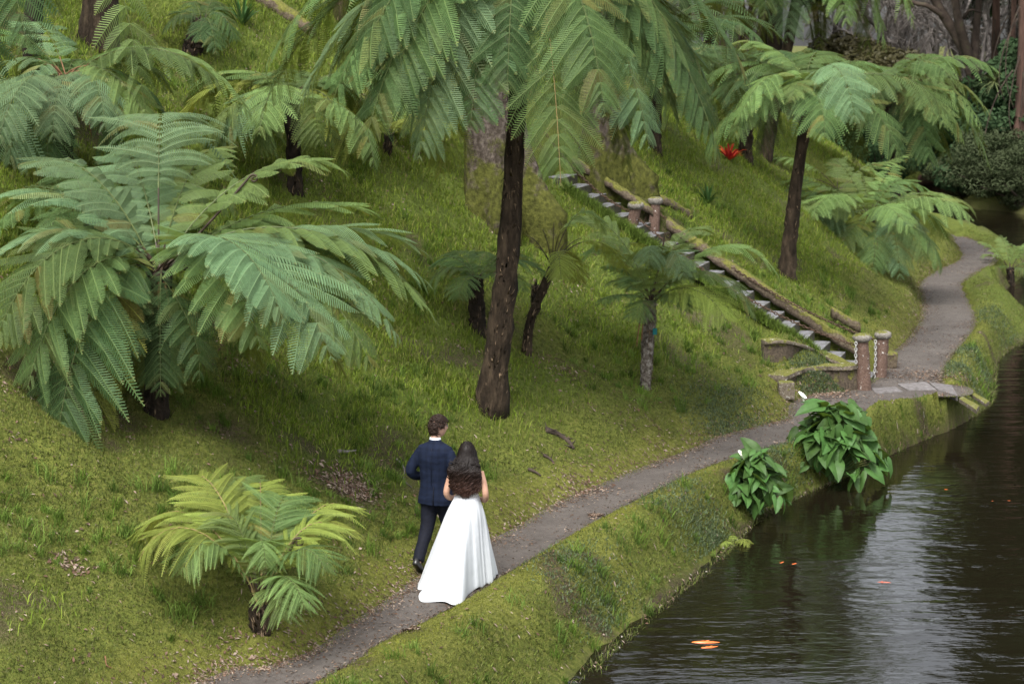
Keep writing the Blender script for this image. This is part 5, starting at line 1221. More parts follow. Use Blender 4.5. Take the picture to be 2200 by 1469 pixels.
def hand(mb, wrist, d, nrm, s=1.0, curl=0.7):
    w_, d, nrm = [np.array(v, float) for v in (wrist, d, nrm)]; d /= np.linalg.norm(d); nrm -= d * nrm.dot(d); nrm /= np.linalg.norm(nrm); sd = np.cross(d, nrm)
    mb.tube([w_ - d * .03, w_, w_ + d * .04 * s, w_ + d * .085 * s], [.026 * s, .028 * s, .038 * s, .036 * s], n=10, flat=0.5, up=nrm)
    for i, L in enumerate((.062, .072, .067, .052)):
        b0 = w_ + d * .082 * s + sd * (i - 1.5) * .021 * s; c1 = b0 + (d * math.cos(curl * .5) + nrm * math.sin(curl * .5)) * L * .5 * s; c2 = c1 + (d * math.cos(curl * 1.5) + nrm * math.sin(curl * 1.5)) * L * .5 * s
        mb.tube([b0 - d * .01, b0, c1, c2], [.010 * s, .0095 * s, .009 * s, .0065 * s], n=7)
    b0 = w_ + d * .02 * s - sd * .034 * s; c1 = b0 + (d * .6 - sd * .6 + nrm * .2) * .04 * s; c2 = c1 + (d * .9 + nrm * .4) * .03 * s
    mb.tube([b0, c1, c2], [.013 * s, .011 * s, .008 * s], n=7)
HEAD = math.atan2(-0.48, 0.88)          # heading along the path
# --- man
gm = ground(938, 1226)
man = empty('person', gm, HEAD + 0.12, 'man in a navy check suit walking away with his head turned to the right', 'person')
LA = [(-.165, -.015, 1.40), (-.235, -.05, 1.29), (-.278, -.08, 1.17), (-.25, .03, 1.09), (-.20, .17, 1.07)]
RA = [(.165, -.015, 1.40), (.225, -.045, 1.29), (.27, -.06, 1.17), (.25, .06, 1.09), (.17, .18, 1.08)]
mb = MB()
mb.loft([ell((0, 0, .86), .135, .10), ell((0, 0, 1.0), .14, .10), ell((0, 0, 1.15), .145, .10), ell((0, 0, 1.32), .16, .105), ell((0, -.01, 1.43), .16, .085), ell((0, -.01, 1.48), .08, .065)])
tube_r(mb, [(0, -.015, 1.42), (0, -.01, 1.53), (0, .01, 1.62)], [.062, .057, .056])
for A in (LA, RA): tube_r(mb, A, [.05, .046, .04, .038, .027])
hand(mb, LA[-1], (.3, .9, -.1), (.3, 0, -.9)); hand(mb, RA[-1], (-.3, .9, -.1), (-.3, 0, -.9))
tube_r(mb, [(-.085, 0, .92), (-.09, .0, .70), (-.095, -.05, .50), (-.10, -.18, .32), (-.10, -.30, .16)], [.085, .075, .052, .05, .036])
tube_r(mb, [(.085, 0, .92), (.088, .07, .70), (.09, .13, .50), (.09, .19, .30), (.09, .25, .10)], [.085, .075, .052, .05, .036])
HC = (0.02, 0.015, 1.685); yaw_m = -HEAD * 0 - 1.02
Rm = head(mb, HC, yaw_m)
fuse(mb.build('body', M['skin'], man), 0.0075, 3)
mb = MB()
rings = [ell((0, -.005, .795), .212, .142), ell((0, -.005, .87), .207, .142), ell((0, 0, .98), .192, .132), ell((0, 0, 1.08), .183, .124), ell((0, -.005, 1.2), .192, .130), ell((0, -.012, 1.32), .208, .132, p_=2.6), ell((0, -.016, 1.41), .212, .118, p_=2.8), ell((0, -.018, 1.46), .196, .098, p_=2.6), ell((0, -.018, 1.495), .13, .08), ell((0, -.014, 1.515), .082, .07)]
mb.loft(rings)
for A in (LA, RA):
    tube_r(mb, A, [.070, .066, .059, .055, .045], n=18)
# cloth folds at the elbows and under the arms
jk = fuse(mb.build('jacket', M['jacket'], man), 0.010, 3)
tx = bpy.data.textures.new('folds', 'CLOUDS'); tx.noise_scale = 0.16
dm = jk.modifiers.new('folds', 'DISPLACE'); dm.texture = tx; dm.strength = 0.022; dm.mid_level = 0.5
mb = MB(); mb.tube([(0.03, -.153, .797), (0.03, -.148, .90), (0.03, -.137, 1.02)], [.007, .006, .003], n=6); mb.build('jacket_vent', M['trouser'], man)
mb = MB(); mb.tube([(0.0, -.140, 1.03), (0.0, -.139, 1.2), (0, -.146, 1.34), (0, -.118, 1.46)], .0025, n=5); mb.build('back_seam', M['trouser'], man)
a = np.linspace(0, 2 * PI, 28, endpoint=False)
def collar(r0, r1, z0, z1, dz, mat, nm, cy=-.012):
    R_ = []
    for (k_, z_) in ((r0, z0), (r1, z1), (r1 - .006, z1), (r0 - .006, z0)):
        R_.append(np.stack([k_ * np.cos(a), k_ * .92 * np.sin(a) + cy, z_ - dz * np.clip(np.sin(a), 0, 1)], 1))
    mb = MB(); mb.loft(R_, caps=False); return mb.build(nm, mat, man)
collar(.092, .070, 1.492, 1.545, .05, M['jacket'], 'jacket_collar'); collar(.068, .063, 1.53, 1.567, .03, M['shirt'], 'shirt_collar')
mb = MB(); mb.loft([ell((0, 0, .80), .165, .118), ell((0, 0, .90), .18, .125), ell((0, 0, 1.0), .165, .115)])
tube_r(mb, [(-.09, 0, .92), (-.092, .0, .70), (-.097, -.05, .50), (-.10, -.18, .32), (-.10, -.29, .175)], [.105, .095, .078, .070, .066], n=18)
tube_r(mb, [(.09, 0, .92), (.09, .07, .70), (.092, .13, .50), (.092, .19, .30), (.092, .25, .11)], [.105, .095, .078, .070, .066], n=18)
tr_ = fuse(mb.build('trousers', M['trouser'], man), 0.011, 3); dm = tr_.modifiers.new('folds', 'DISPLACE'); dm.texture = tx; dm.strength = 0.02
def shoe(name, heel, toe, parent, mat=M['shoe'], w_=.045):
    h, t_ = np.array(heel, float), np.array(toe, float); d = t_ - h; L = np.linalg.norm(d); d /= L; sd = np.cross(d, (0, 0, 1)); sd /= np.linalg.norm(sd); up_ = np.cross(sd, d)
    R_ = []
    for s_, wd, ht in ((0, .55, .06), (.08, .8, .085), (.3, .85, .095), (.5, .92, .07), (.75, 1.05, .05), (.93, .8, .04), (1.0, .4, .025)):
        aa = np.linspace(0, 2 * PI, 14, endpoint=False)
        R_.append(h + d * s_ * L + sd * (wd * w_ * np.cos(aa))[:, None] + up_ * (np.where(np.sin(aa) > 0, ht * np.sin(aa), 0.012 * np.sin(aa)) + .012)[:, None])
    mb = MB(); mb.loft(R_); return mb.build(name, mat, parent)
shoe('shoe', (-.10, -.40, .17), (-.10, -.19, .005), man); shoe('shoe', (.09, .20, .015), (.09, .48, .015), man)
# hair: short wavy locks on a cap
def locks(c, Rm, n_, length, seed, fwd_ok, thick=.007, s=1.0):
    r = np.random.default_rng(seed); mb = MB(); c = np.array(c)
    for i in range(n_):
        while True:
            d = r.normal(0, 1, 3); d /= np.linalg.norm(d)
            if fwd_ok(d): break
        sfc = d * np.array([.080, .102, .126]) * s * r.uniform(.97, 1.05)
        nrm = d / np.array([.080, .102, .126]) ** 1; nrm /= np.linalg.norm(nrm)
        fl = np.array([0.2 * r.normal(), 0.35 + 0.3 * r.normal(), -0.6 + 0.35 * r.normal()]) if d[2] < .5 else np.array([0.5 * r.normal(), 0.9, 0.1])
        fl = fl - nrm * fl.dot(nrm) * 0.8; fl /= np.linalg.norm(fl); L = length * r.uniform(.6, 1.2)
        tt = np.linspace(0, 1, 6)[:, None]; wob = np.cross(fl, nrm)
        P = sfc + fl * L * tt + nrm * (0.012 * np.sin(tt * PI) - 0.4 * L * tt ** 2 * .35) + wob * 0.006 * np.sin(tt * 6 + r.random() * 6)
        mb.tube(P @ Rm.T + c, [thick, thick * 1.3, thick * 1.3, thick, thick * .7, .001], n=4, flat=.6)
    return mb
mask_m = lambda d: (d[1] < 0.30 + 0.75 * max(d[2], 0) and d[2] > -0.42 + 0.62 * max(d[1] + 0.15, 0)) and not (abs(d[0]) > .8 and d[2] < 0.12 and d[1] > -.25)
mb = locks(HC, Rm, 760, .055, 5, mask_m)
mb.build('hair', M['hair_m'], man)
# glasses
gl = MB()
for sg in (-1, 1):
    aa = np.linspace(0, 2 * PI, 15); P = np.stack([sg * .031 + .021 * np.cos(aa), np.full(15, .108), .012 + .017 * np.sin(aa)], 1); gl.tube(P @ Rm.T + np.array(HC), .0017, n=4, caps=False)
    P = np.array([[sg * .052, .106, .016], [sg * .078, .06, .016], [sg * .082, -.005, .012]]); gl.tube(P @ Rm.T + np.array(HC), .0017, n=4)
gl.tube(np.array([[-.01, .11, .014], [.01, .11, .014]]) @ Rm.T + np.array(HC), .0017, n=4); gl.build('glasses', M['glass_rim'], man)

# --- woman
gw = ground(1004, 1252)
wom = empty('person', gw, HEAD + 0.30, 'dark-haired bride in a long white gown with a train, walking beside the suited man', 'person')
LAw = [(-.150, -.01, 1.285), (-.195, -.035, 1.16), (-.222, -.05, 1.03), (-.19, .06, .955), (-.13, .17, .97)]
RAw = [(.150, -.01, 1.285), (.195, -.035, 1.16), (.222, -.05, 1.03), (.19, .06, .95), (.11, .16, .94)]
mb = MB()
mb.loft([ell((0, 0, .86), .15, .11), ell((0, 0, .98), .125, .095), ell((0, 0, 1.06), .115, .088), ell((0, 0, 1.17), .132, .095), ell((0, -.005, 1.25), .145, .09), ell((0, -.01, 1.305), .125, .07), ell((0, -.01, 1.335), .06, .05)])
tube_r(mb, [(0, -.012, 1.28), (0, -.008, 1.37), (0, .01, 1.45)], [.050, .044, .045])
for A in (LAw, RAw): tube_r(mb, A, [.044, .041, .036, .033, .023])
hand(mb, LAw[-1], (-.2, .9, .1), (.3, 0, -.9), .88); hand(mb, RAw[-1], (-.5, .9, 0), (-.3, 0, -.9), .88)
for sg in (-1, 1): tube_r(mb, [(sg * .08, 0, .88), (sg * .08, 0.02, .5), (sg * .075, 0.0, .12)], [.09, .06, .036])
HCw = (0, 0.01, 1.495); Rw_ = head(mb, HCw, -0.15, 0.94)
fuse(mb.build('body', M['skin_w'], wom), 0.0075, 3)
mb = MB(); mb.loft([ell((0, 0, .955), .138, .103), ell((0, 0, 1.02), .124, .096), ell((0, 0, 1.07), .122, .095), ell((0, .0, 1.14), .134, .104), ell((0, .004, 1.21), .146, .112), ell((0, .0, 1.235), .143, .104)], caps=True); mb.build('bodice', M['lace'], wom)
mb = MB(); aa = np.linspace(0, 2 * PI, 40)
for sg in (-1, 1): mb.tube([(sg * .07, .08, 1.23), (sg * .075, .04, 1.30), (sg * .07, -.03, 1.325), (sg * .05, -.09, 1.23)], .006, n=5)
mb.build('strap', M['lace'], wom)
bead = MB(); r = np.random.default_rng(3)
for t_ in np.linspace(0, 2 * PI, 110):
    c = np.array([.133 * math.cos(t_), .102 * math.sin(t_), .985 + r.normal(0, .008)]); bead.box(c, (.011, .011, .011), jit=.002)
bead.build('beaded_belt', M['lace'], wom)
# skirt with train, hem laid on the ground
Rz = np.array([[math.cos(HEAD + .30), -math.sin(HEAD + .30)], [math.sin(HEAD + .30), math.cos(HEAD + .30)]])
hem_px = [(1052, 1212), (1062, 1226), (1063, 1240), (1046, 1256), (1020, 1268), (1003, 1280), (996, 1296), (975, 1304), (955, 1297), (925, 1293), (903, 1289), (902, 1262), (915, 1232), (940, 1212), (975, 1200), (1020, 1200)]
hem = np.array([ground(u, v, 0.015)[:2] - gw[:2] for u, v in hem_px]) @ Rz      # into local axes
hc = hem.mean(0); hang = np.unwrap(np.arctan2(hem[:, 1] - 0, hem[:, 0] - 0)); 
if hang[-1] < hang[0]: hem = hem[::-1]; hang = hang[::-1]
nth, nz_ = 160, 44
hclosed = np.vstack([hem, hem[:1]]); hs_ = spline(hclosed, 10)
angs = np.unwrap(np.arctan2(hs_[:, 1], hs_[:, 0])); a0 = angs[0]
order = np.argsort(angs); angs, hs_ = angs[order], hs_[order]
th = np.linspace(angs[0], angs[-1], nth, endpoint=False)
Hx, Hy = np.interp(th, angs, hs_[:, 0]), np.interp(th, angs, hs_[:, 1])
Wx_, Wy_ = .130 * np.cos(th), .100 * np.sin(th)
rings = []
ext_ = np.hypot(Hx, Hy)
for i in range(nz_ + 1):
    t_ = i / nz_; hz_ = .985 * (1 - t_)
    f = t_ ** (1.0 + 0.25 * sstep(.45, .9, ext_)); hip = 0.035 * math.sin(min(t_ / .3, 1) * PI * .5) * (1 - t_)
    amp = 0.028 * t_ ** 1.2 * (1 - 0.3 * t_)
    fold = amp * (1 + .5 * np.sin(th * 2 + 1)) * (np.sin(th * 7 + 1.2 + .9 * np.sin(th * 3) + 0.8 * math.sin(t_ * 2)) + 0.6 * np.sin(th * 13 + 2.1 * t_) + 0.35 * np.sin(th * 23))
    x = Wx_ + (Hx - Wx_) * f + np.cos(th) * (hip + fold); y = Wy_ + (Hy - Wy_) * f + np.sin(th) * (hip * 1.4 + fold)
    kk = 1 + 1.0 * sstep(.42, .85, ext_)
    z = .985 * (1 - t_) ** (0.92 * kk ** .55) + 0.014 + 0.012 * t_ ** 6 * (np.sin(th * 11) + 1)
    rings.append(np.stack([x, y, z], 1))
mb = MB(); mb.loft(rings, caps=False); sk = mb.build('skirt', M['dress'], wom)
so_ = sk.modifiers.new('cloth', 'SOLIDIFY'); so_.thickness = 0.006
ss = sk.modifiers.new('round', 'SUBSURF'); ss.levels = 1; ss.render_levels = 1
# long wavy hair
r = np.random.default_rng(8); mb = MB(); c = np.array(HCw)
shell = []
for z_, rx, ry, cy in ((1.605, .03, .03, 0.0), (1.59, .055, .06, -.005), (1.55, .075, .088, -.012), (1.50, .078, .088, -.015), (1.43, .078, .07, -.035), (1.35, .085, .045, -.055), (1.26, .09, .035, -.065), (1.17, .08, .03, -.07), (1.12, .05, .02, -.075)):
    shell.append(ell((0, cy, z_), rx, ry, n=22, p_=2.0) + np.stack([r.normal(0, .004, 22), r.normal(0, .004, 22), np.zeros(22)], 1))
mb.loft(shell)
for i in range(760):
    th_ = r.uniform(-1, 1); u_ = r.random()
    # root on the crown, strand over the back or the sides
    ang = th_ * 2.3                         # 0 = straight back
    el_ = r.uniform(0.1, 1.45)
    d = np.array([math.sin(ang) * math.cos(el_), -math.cos(ang) * math.cos(el_), math.sin(el_)])
    p0 = c + d * np.array([.086, .104, .123]) * r.uniform(.98, 1.05)
    xe = math.sin(ang * .68) * r.uniform(.04, .165); ye = -.085 - r.uniform(.01, .05) * math.cos(ang * .5) * 1.0
    ze = 0.985 + 0.07 * abs(xe) / .16 + r.uniform(0, .6) ** 1.7
    p1 = c + np.array([math.sin(ang) * .104, -math.cos(ang) * .118, -.03]) if d[2] > -.1 else p0
    p2 = np.array([xe * .95 + .02 * math.sin(ang), ye - .03, 1.32])
    P = spline(np.array([p0, p1, p2, (xe * 1.02, ye * 1.05, (1.30 + ze) / 2), (xe, ye, ze)]), 6); k_ = len(P); tt = np.linspace(0, 1, k_)
    ph, fr_ = r.uniform(0, 6.3), r.uniform(22, 34)
    P[:, 0] += 0.024 * np.sin(tt * fr_ + ph) * sstep(.15, .6, tt); P[:, 1] += 0.014 * np.cos(tt * fr_ + ph) * sstep(.15, .6, tt)
    w_ = r.uniform(.004, .008); mb.tube(P, w_ * np.r_[np.linspace(.8, 1.1, k_ - 4), [1, .8, .5, .1]], n=4, caps=False)
m, n, p = new_mat('hair_dark'); tc = N(n, 'ShaderNodeTexCoord'); sx = N(n, 'ShaderNodeSeparateXYZ'); n.links.new(tc.outputs['Object'], sx.inputs[0])
mr = N(n, 'ShaderNodeMapRange'); mr.inputs[1].default_value = 1.05; mr.inputs[2].default_value = 1.35; n.links.new(sx.outputs[2], mr.inputs[0])
rr1 = ramp(n, mr.outputs[0], [(0, (0.040, 0.018, 0.012)), (1, (0.009, 0.006, 0.005))]); n.links.new(rr1.outputs[0], p.inputs['Base Color']); p.inputs['Roughness'].default_value = 0.5; p.inputs['Specular IOR Level'].default_value = 0.2
M['hair_w'] = m; mb.build('hair', m, wom)
shoe('shoe', (-.07, -.08, .03), (-.07, .14, .01), wom, M['lace'], .036); shoe('shoe', (.07, 0.02, .03), (.07, .24, .01), wom, M['lace'], .036)

# ------------------------------------------------------------------ calla lilies
M['calla'] = leaf_mat('calla_leaf', (0.055, 0.118, 0.028), (0.08, 0.135, 0.03), rough=0.5, trans=0.3, var=0.6, spec=0.25)
M['calla_stem'] = noise_mat('calla_stem', [(0.3, (0.04, 0.09, 0.025)), (0.7, (0.10, 0.15, 0.05))], 8, rough=0.5)
M['spathe'] = noise_mat('spathe', [(0.3, (0.70, 0.72, 0.60)), (0.7, (0.78, 0.79, 0.72))], 8, rough=0.5)
M['spadix'] = noise_mat('spadix', [(0.3, (0.5, 0.33, 0.05)), (0.7, (0.6, 0.42, 0.08))], 8)
def calla_leaf(seed):
    r = np.random.default_rng(seed); rows = [(-.30, .30, .16, .34), (-.18, .10, .0, .0), (0, 0, 0, .50), (.18, 0, 0, .50), (.38, 0, 0, .43), (.6, 0, 0, .31), (.82, 0, 0, .15), (.97, 0, 0, .03)]
    S = [-.32, -.18, 0, .18, .38, .60, .82, 1.0]; W0 = [.18, .07, 0, 0, 0, 0, 0, 0]; W1 = [.30, .44, .46, .43, .37, .28, .15, .01]
    V_, Q_ = [], []; m_ = 4
    for sg in (-1, 1):
        b0 = len(V_)
        for s_, a_, b__ in zip(S, W0, W1):
            for j in range(m_):
                x = a_ + (b__ - a_) * j / (m_ - 1)
                z = 0.42 * x - 0.25 * max(s_, 0) ** 2 - 0.9 * max(x - .22, 0) ** 1.5 + 0.03 * math.sin(s_ * 9 + sg + seed) * x * 2 + (-0.1 * s_ * s_ if s_ < 0 else 0)
                V_.append((s_, sg * x, z))
        for i in range(len(S) - 1):
            for j in range(m_ - 1):
                q_ = (b0 + i * m_ + j, b0 + i * m_ + j + 1, b0 + (i + 1) * m_ + j + 1, b0 + (i + 1) * m_ + j)
                Q_.append(q_[::-1] if sg > 0 else q_)
    me_ = np_mesh('leaf', np.array(V_), [np.array(Q_)]); me_.materials.append(M['calla']); return me_
CL = [calla_leaf(i) for i in range(5)]
def calla(label, base, R, H, n_, flowers, seed, ls=.34):
    r = np.random.default_rng(seed); B = np.array(base, float); root = empty('calla_lily', B, label=label, cat='plant'); mb = MB()
    for i in range(n_):
        f = (i + .5) / n_; th_ = i * 2.39996; q_ = math.sqrt(f) * R * r.uniform(.75, 1.22)
        h_ = H * (1 - 0.80 * (q_ / R) ** 2.2) * r.uniform(.7, 1.1)
        if h_ < .12: h_ = .12 + r.uniform(0, .15)
        pos = np.array([q_ * math.cos(th_), q_ * math.sin(th_) * .9, h_])
        e_ = math.radians(np.interp(q_ / R, [0, .4, 1], [18, -12, -45]) + r.normal(0, 22)); az_ = th_ + r.normal(0, .7)
        L = ls * r.uniform(.5, 1.2) * (1.0 - .15 * f)
        o = bpy.data.objects.new('leaf', CL[i % 5]); link(o, root); o.location = tuple(pos); o.rotation_euler = (r.normal(0, .45), -e_, az_); o.scale = (L, L * r.uniform(.85, 1.1), L)
        mb.tube(bez(np.array([r.normal(0, .05), r.normal(0, .05), -.05]), np.array([pos[0] * .25, pos[1] * .25, h_ * .55]), pos * [.75, .75, 1] + [0, 0, -.03], pos, 7), np.linspace(.012, .006, 7), n=5, caps=False)
    tag(mb.build('stems', M['calla_stem'], root), kind='stuff')
    for (u, v) in flowers:
        T = at_y(u, v, B[1]) - B; fl = MB(); fl.tube(bez(np.zeros(3), np.array([0, 0, T[2] * .5]), T - [0.02, 0, .15], T - [0, 0, .03], 10), np.linspace(.010, .007, 10), n=6, m=1)
        R_ = []
        for t_ in np.linspace(0, 1, 8):
            aa = np.linspace(0, 2 * PI, 16, endpoint=False); rad = .008 + .055 * t_ ** 1.6
            R_.append(T + np.stack([rad * np.cos(aa) - .02 * t_, rad * np.sin(aa) * .8, -.03 + .10 * t_ + .05 * t_ ** 2 * np.cos(aa - 2.6)], 1))
        fl.loft(R_, caps=False, m=0); o = fl.build('flower', [M['spathe'], M['calla_stem']], root); s2 = o.modifiers.new('petal', 'SOLIDIFY'); s2.thickness = .003
        sp3 = MB(); sp3.tube([T + [-.005, 0, -.01], T + [-.01, 0, .07]], [.007, .005], n=6); sp3.build('spadix', M['spadix'], o)
    return root
gl_ = ground(1800, 1045, WL); calla('large calla lily clump with one white flower at the water edge', (gl_[0] - .03, gl_[1] + .30, -0.52), .68, 1.12, 200, [(1727, 858)], 3, .33)
gs_ = ground(1625, 1125, WL); calla('smaller calla lily clump with one white flower on the mossy bank', (gs_[0], gs_[1] + .22, -0.45), .42, .80, 125, [(1598, 986)], 4, .24)
gq = ground(1575, 1110, -0.2); rt = empty('fern', (gq[0], gq[1] + .15, hgt(gq[0], gq[1] + .15)), label='tiny bright fern tucked left of the smaller calla clump', cat='fern')
for i in range(9): put_unit(rt, ('mid', 'low')[i % 2], i, (0, 0, 0.02), i * .7, .34, 'fern_yellow', 'rachis_tan')
# ------------------------------------------------------------------ koi
M['koi'] = noise_mat('koi_orange', [(0.35, (0.60, 0.11, 0.02)), (0.7, (0.72, 0.20, 0.04))], 9, rough=0.3, spec=0.5)
M['koi_pale'] = noise_mat('koi_pale', [(0.35, (0.30, 0.07, 0.04)), (0.7, (0.38, 0.11, 0.07))], 9, rough=0.3, spec=0.5)
def koi(label, u, v, L, az_, mat='koi', sink=0.0):
    P0 = ground(u, v, WL); root = empty('koi', P0 + [0, 0, -.012 * 1 - sink], az_, label, 'fish', 'koi in the pond'); mb = MB()
    s_ = np.linspace(0, 1, 13); rad = L * .105 * np.sin(PI * np.clip(s_ * .93 + .05, 0, 1)) ** .75 * (1 - .45 * s_) + .002
    P = np.stack([L * (.5 - s_), .03 * L * np.sin(s_ * 5), np.zeros(13)], 1); mb.tube(P, rad, n=12, flat=1.0); mb.build('body', M[mat], root)
    tl = MB(); e = P[-1]; tl.add([e + [.02, 0, .01], e + [-.16 * L, .09 * L, .012], e + [-.10 * L, 0, .01], e + [-.17 * L, -.08 * L, .012], e + [.02, 0, -.01], e + [-.1 * L, 0, -.01]], T=[(0, 1, 2), (0, 2, 3), (4, 2, 1), (4, 3, 2)]); tl.build('tail_fin', M[mat], root)
    df = MB(); df.add([(.12 * L, 0, rad[4] * .9), (-.12 * L, 0.002, rad[8] * .9), (-.04 * L, 0, rad[6] * 1.25), (-.04 * L, .008, rad[6])], T=[(0, 2, 1), (0, 1, 3), (1, 2, 3), (0, 3, 2)]); df.build('dorsal_fin', M[mat], root)
    for sg in (-1, 1):
        pf = MB(); pf.add([(.22 * L, sg * rad[4] * .9, 0), (.14 * L, sg * rad[4] * .9, 0.004), (.08 * L, sg * (rad[4] + .09 * L), .013), (.17 * L, sg * (rad[4] + .07 * L), .013)], Q=[(0, 1, 2, 3) if sg > 0 else (3, 2, 1, 0)]); pf.build('pectoral_fin', M[mat], root)
koi('longest orange koi in the foreground, just above its twin', 1519, 1379, .36, PI * .98)
koi('shorter orange koi directly below the longest one', 1527, 1389, .26, PI * 1.04 + .1)
koi('left fish of the orange pair swimming near the bank', 1681, 1207, .17, PI * 1.25)
koi('right fish of the orange pair swimming near the bank', 1708, 1210, .17, PI * 1.2)
koi('dull red slender koi in the middle of the pond', 1896, 1250, .27, -.25, 'koi_pale', .004)
koi('single small koi far out near the calla reflections', 2031, 1051, .14, -.5)
koi('left koi of the two at the right edge', 2132, 1076, .13, .4)
koi('right koi of the two at the right edge', 2166, 1075, .13, -.5)
# ------------------------------------------------------------------ sticks
def stick(label, pts, r0, mat='dark_bark', twigs=0, name='fallen_branch', dz=0.03):
    P = np.array([hit(u, v) + [0, 0, dz] for u, v in pts]); o = P[0].copy(); S_ = spline(P - o, 6); mb = MB(); mb.tube(S_, np.linspace(r0, r0 * .45, len(S_)), n=7)
    for i in range(twigs):
        j = int(rng.integers(1, len(S_) - 1)); d = rng.normal(0, 1, 3); d[2] = abs(d[2]) * .5; d /= np.linalg.norm(d); mb.tube([S_[j], S_[j] + d * rng.uniform(.06, .18)], [r0 * .4, .003], n=4)
    tag(mb.build(name, M[mat], None, o), label, 'branch')
stick('black rotten branch lying on the grass right of the couple', [(1172, 928), (1196, 936), (1220, 952), (1232, 968)], .05, twigs=8)
stick('smaller dark stick below the black rotten branch', [(1168, 982), (1182, 990), (1190, 998)], .025, twigs=2)
stick('dark stick lying on the grass just above the path', [(1135, 1012), (1150, 1018), (1162, 1026)], .025, twigs=2)
stick('thin bent pale twig on the grass left of the suited man', [(852, 990), (868, 1010), (868, 1035), (885, 1052)], .012, 'bare_bark')
stick('pale grey driftwood piece on the moss left of the man', [(728, 974), (745, 975), (765, 972)], .025, 'bare_bark')
stick('short pale twig on the moss at the lower left', [(226, 1412), (230, 1432), (244, 1438)], .008, 'dead_stipe', dz=.015)

# ------------------------------------------------------------------ ground vegetation and litter
MOSS = moss.reshape(gx.shape); LUSH = lush.reshape(gx.shape); BARE = bare.reshape(gx.shape)
INH = in_hill.astype(float).reshape(gx.shape); INB = in_bank.astype(float).reshape(gx.shape); DLg = dL.reshape(gx.shape); Sg = s.reshape(gx.shape) if not np.isscalar(s) else None
CORR = wgt.reshape(gx.shape)
Sg = (dR / (dR + dW + 1e-6)).reshape(gx.shape)
def in_view(x, y, z, mg=120):
    dx, dy, dz = x - CAM[0], y - CAM[1], z - CAM[2]
    fz = dy * cp - dz * sp; uy = dy * sp + dz * cp
    u = IW / 2 + FPX * dx / fz; v = IH / 2 - FPX * uy / fz
    return (u > -mg * 2) & (u < IW + mg) & (v > -mg) & (v < IH + mg * 1.5) & (fz > 5)
def scatter(n_, box, wfun, fall=1.4):
    out_, tot = [], 0
    for _ in range(60):
        k_ = 400000; x = rng.uniform(box[0], box[1], k_); y = rng.uniform(box[2], box[3], k_)
        w_ = wfun(x, y) * np.clip((22.0 / y), 0, 1.3) ** fall
        ok = rng.random(k_) < w_
        x, y = x[ok], y[ok]; z = hgt(x, y); ok = in_view(x, y, z); out_.append(np.stack([x[ok], y[ok], z[ok]], 1)); tot += ok.sum()
        if tot >= n_: break
    return np.concatenate(out_)[:n_]
def grad(x, y, e=0.08): return (hgt(x + e, y) - hgt(x - e, y)) / (2 * e), (hgt(x, y + e) - hgt(x, y - e)) / (2 * e)
def blades(name, P, h, w_, lean, mat, col, seg2=True, down=0.5):
    n_ = len(P); az_ = rng.uniform(0, 2 * PI, n_); g_ = np.stack(grad(P[:, 0], P[:, 1]), 1)
    d = np.stack([np.cos(az_), np.sin(az_)], 1) - g_ * down; d /= np.linalg.norm(d, axis=1)[:, None] + 1e-9
    sdv = np.c_[-d[:, 1], d[:, 0], np.zeros(n_)]
    tw = rng.uniform(-.9, .9, n_)[:, None]; sdv = sdv * np.cos(tw) + np.c_[d, np.zeros(n_)] * np.sin(tw)
    L = lean * rng.uniform(.4, 1.3, n_) * h; up_ = np.sqrt(np.maximum(h ** 2 - L ** 2, (h * .25) ** 2))
    mid = P + np.c_[d * (L * .35)[:, None], up_ * .62]; tip = P + np.c_[d * L[:, None], up_]
    w_ = w_[:, None] * .5
    b0, b1 = P - sdv * w_ - [0, 0, .012], P + sdv * w_ - [0, 0, .012]
    if seg2:
        V_ = np.stack([b0, b1, mid + sdv * w_ * .8, mid - sdv * w_ * .8, tip], 1).reshape(-1, 3); i = np.arange(n_)[:, None] * 5
        F = [i + [[0, 1, 2, 3]], i + [[3, 2, 4]]]; k_ = 5
    else:
        V_ = np.stack([b0, b1, tip], 1).reshape(-1, 3); i = np.arange(n_)[:, None] * 3; F = [i + [[0, 1, 2]]]; k_ = 3
    C_ = np.repeat(np.c_[col, np.ones(n_)], k_, 0)
    return mobj(name, np_mesh(name, V_, F, smooth=False, col=C_), mat)
def tint_mat(name, rough=0.6, trans=0.3, spec=0.06):
    m, n, p = new_mat(name); at = N(n, 'ShaderNodeAttribute', attribute_name='tint'); n.links.new(at.outputs['Color'], p.inputs['Base Color']); p.inputs['Roughness'].default_value = rough; p.inputs['Specular IOR Level'].default_value = spec
    tr = N(n, 'ShaderNodeBsdfTranslucent'); n.links.new(at.outputs['Color'], tr.inputs[0]); ms2 = N(n, 'ShaderNodeMixShader'); ms2.inputs[0].default_value = trans
    n.links.new(p.outputs[0], ms2.inputs[1]); n.links.new(tr.outputs[0], ms2.inputs[2]); n.links.new(ms2.outputs[0], n.nodes['Material Output'].inputs[0]); return m
TM = tint_mat('grass_blade'); LM = tint_mat('litter', .9, .0, .1)
def mixcol(cols, n_, x=None, y=None, sc=1.0):
    cols = np.array(cols); k_ = rng.integers(0, len(cols), n_); c = cols[k_] * rng.uniform(.68, 1.2, (n_, 1))
    if x is not None: c = c * (1 + .28 * vnoise(x, y, 21, sc))[:, None]
    return np.clip(c, 0, 1)
BX = (-13, 16, 16.2, 66)
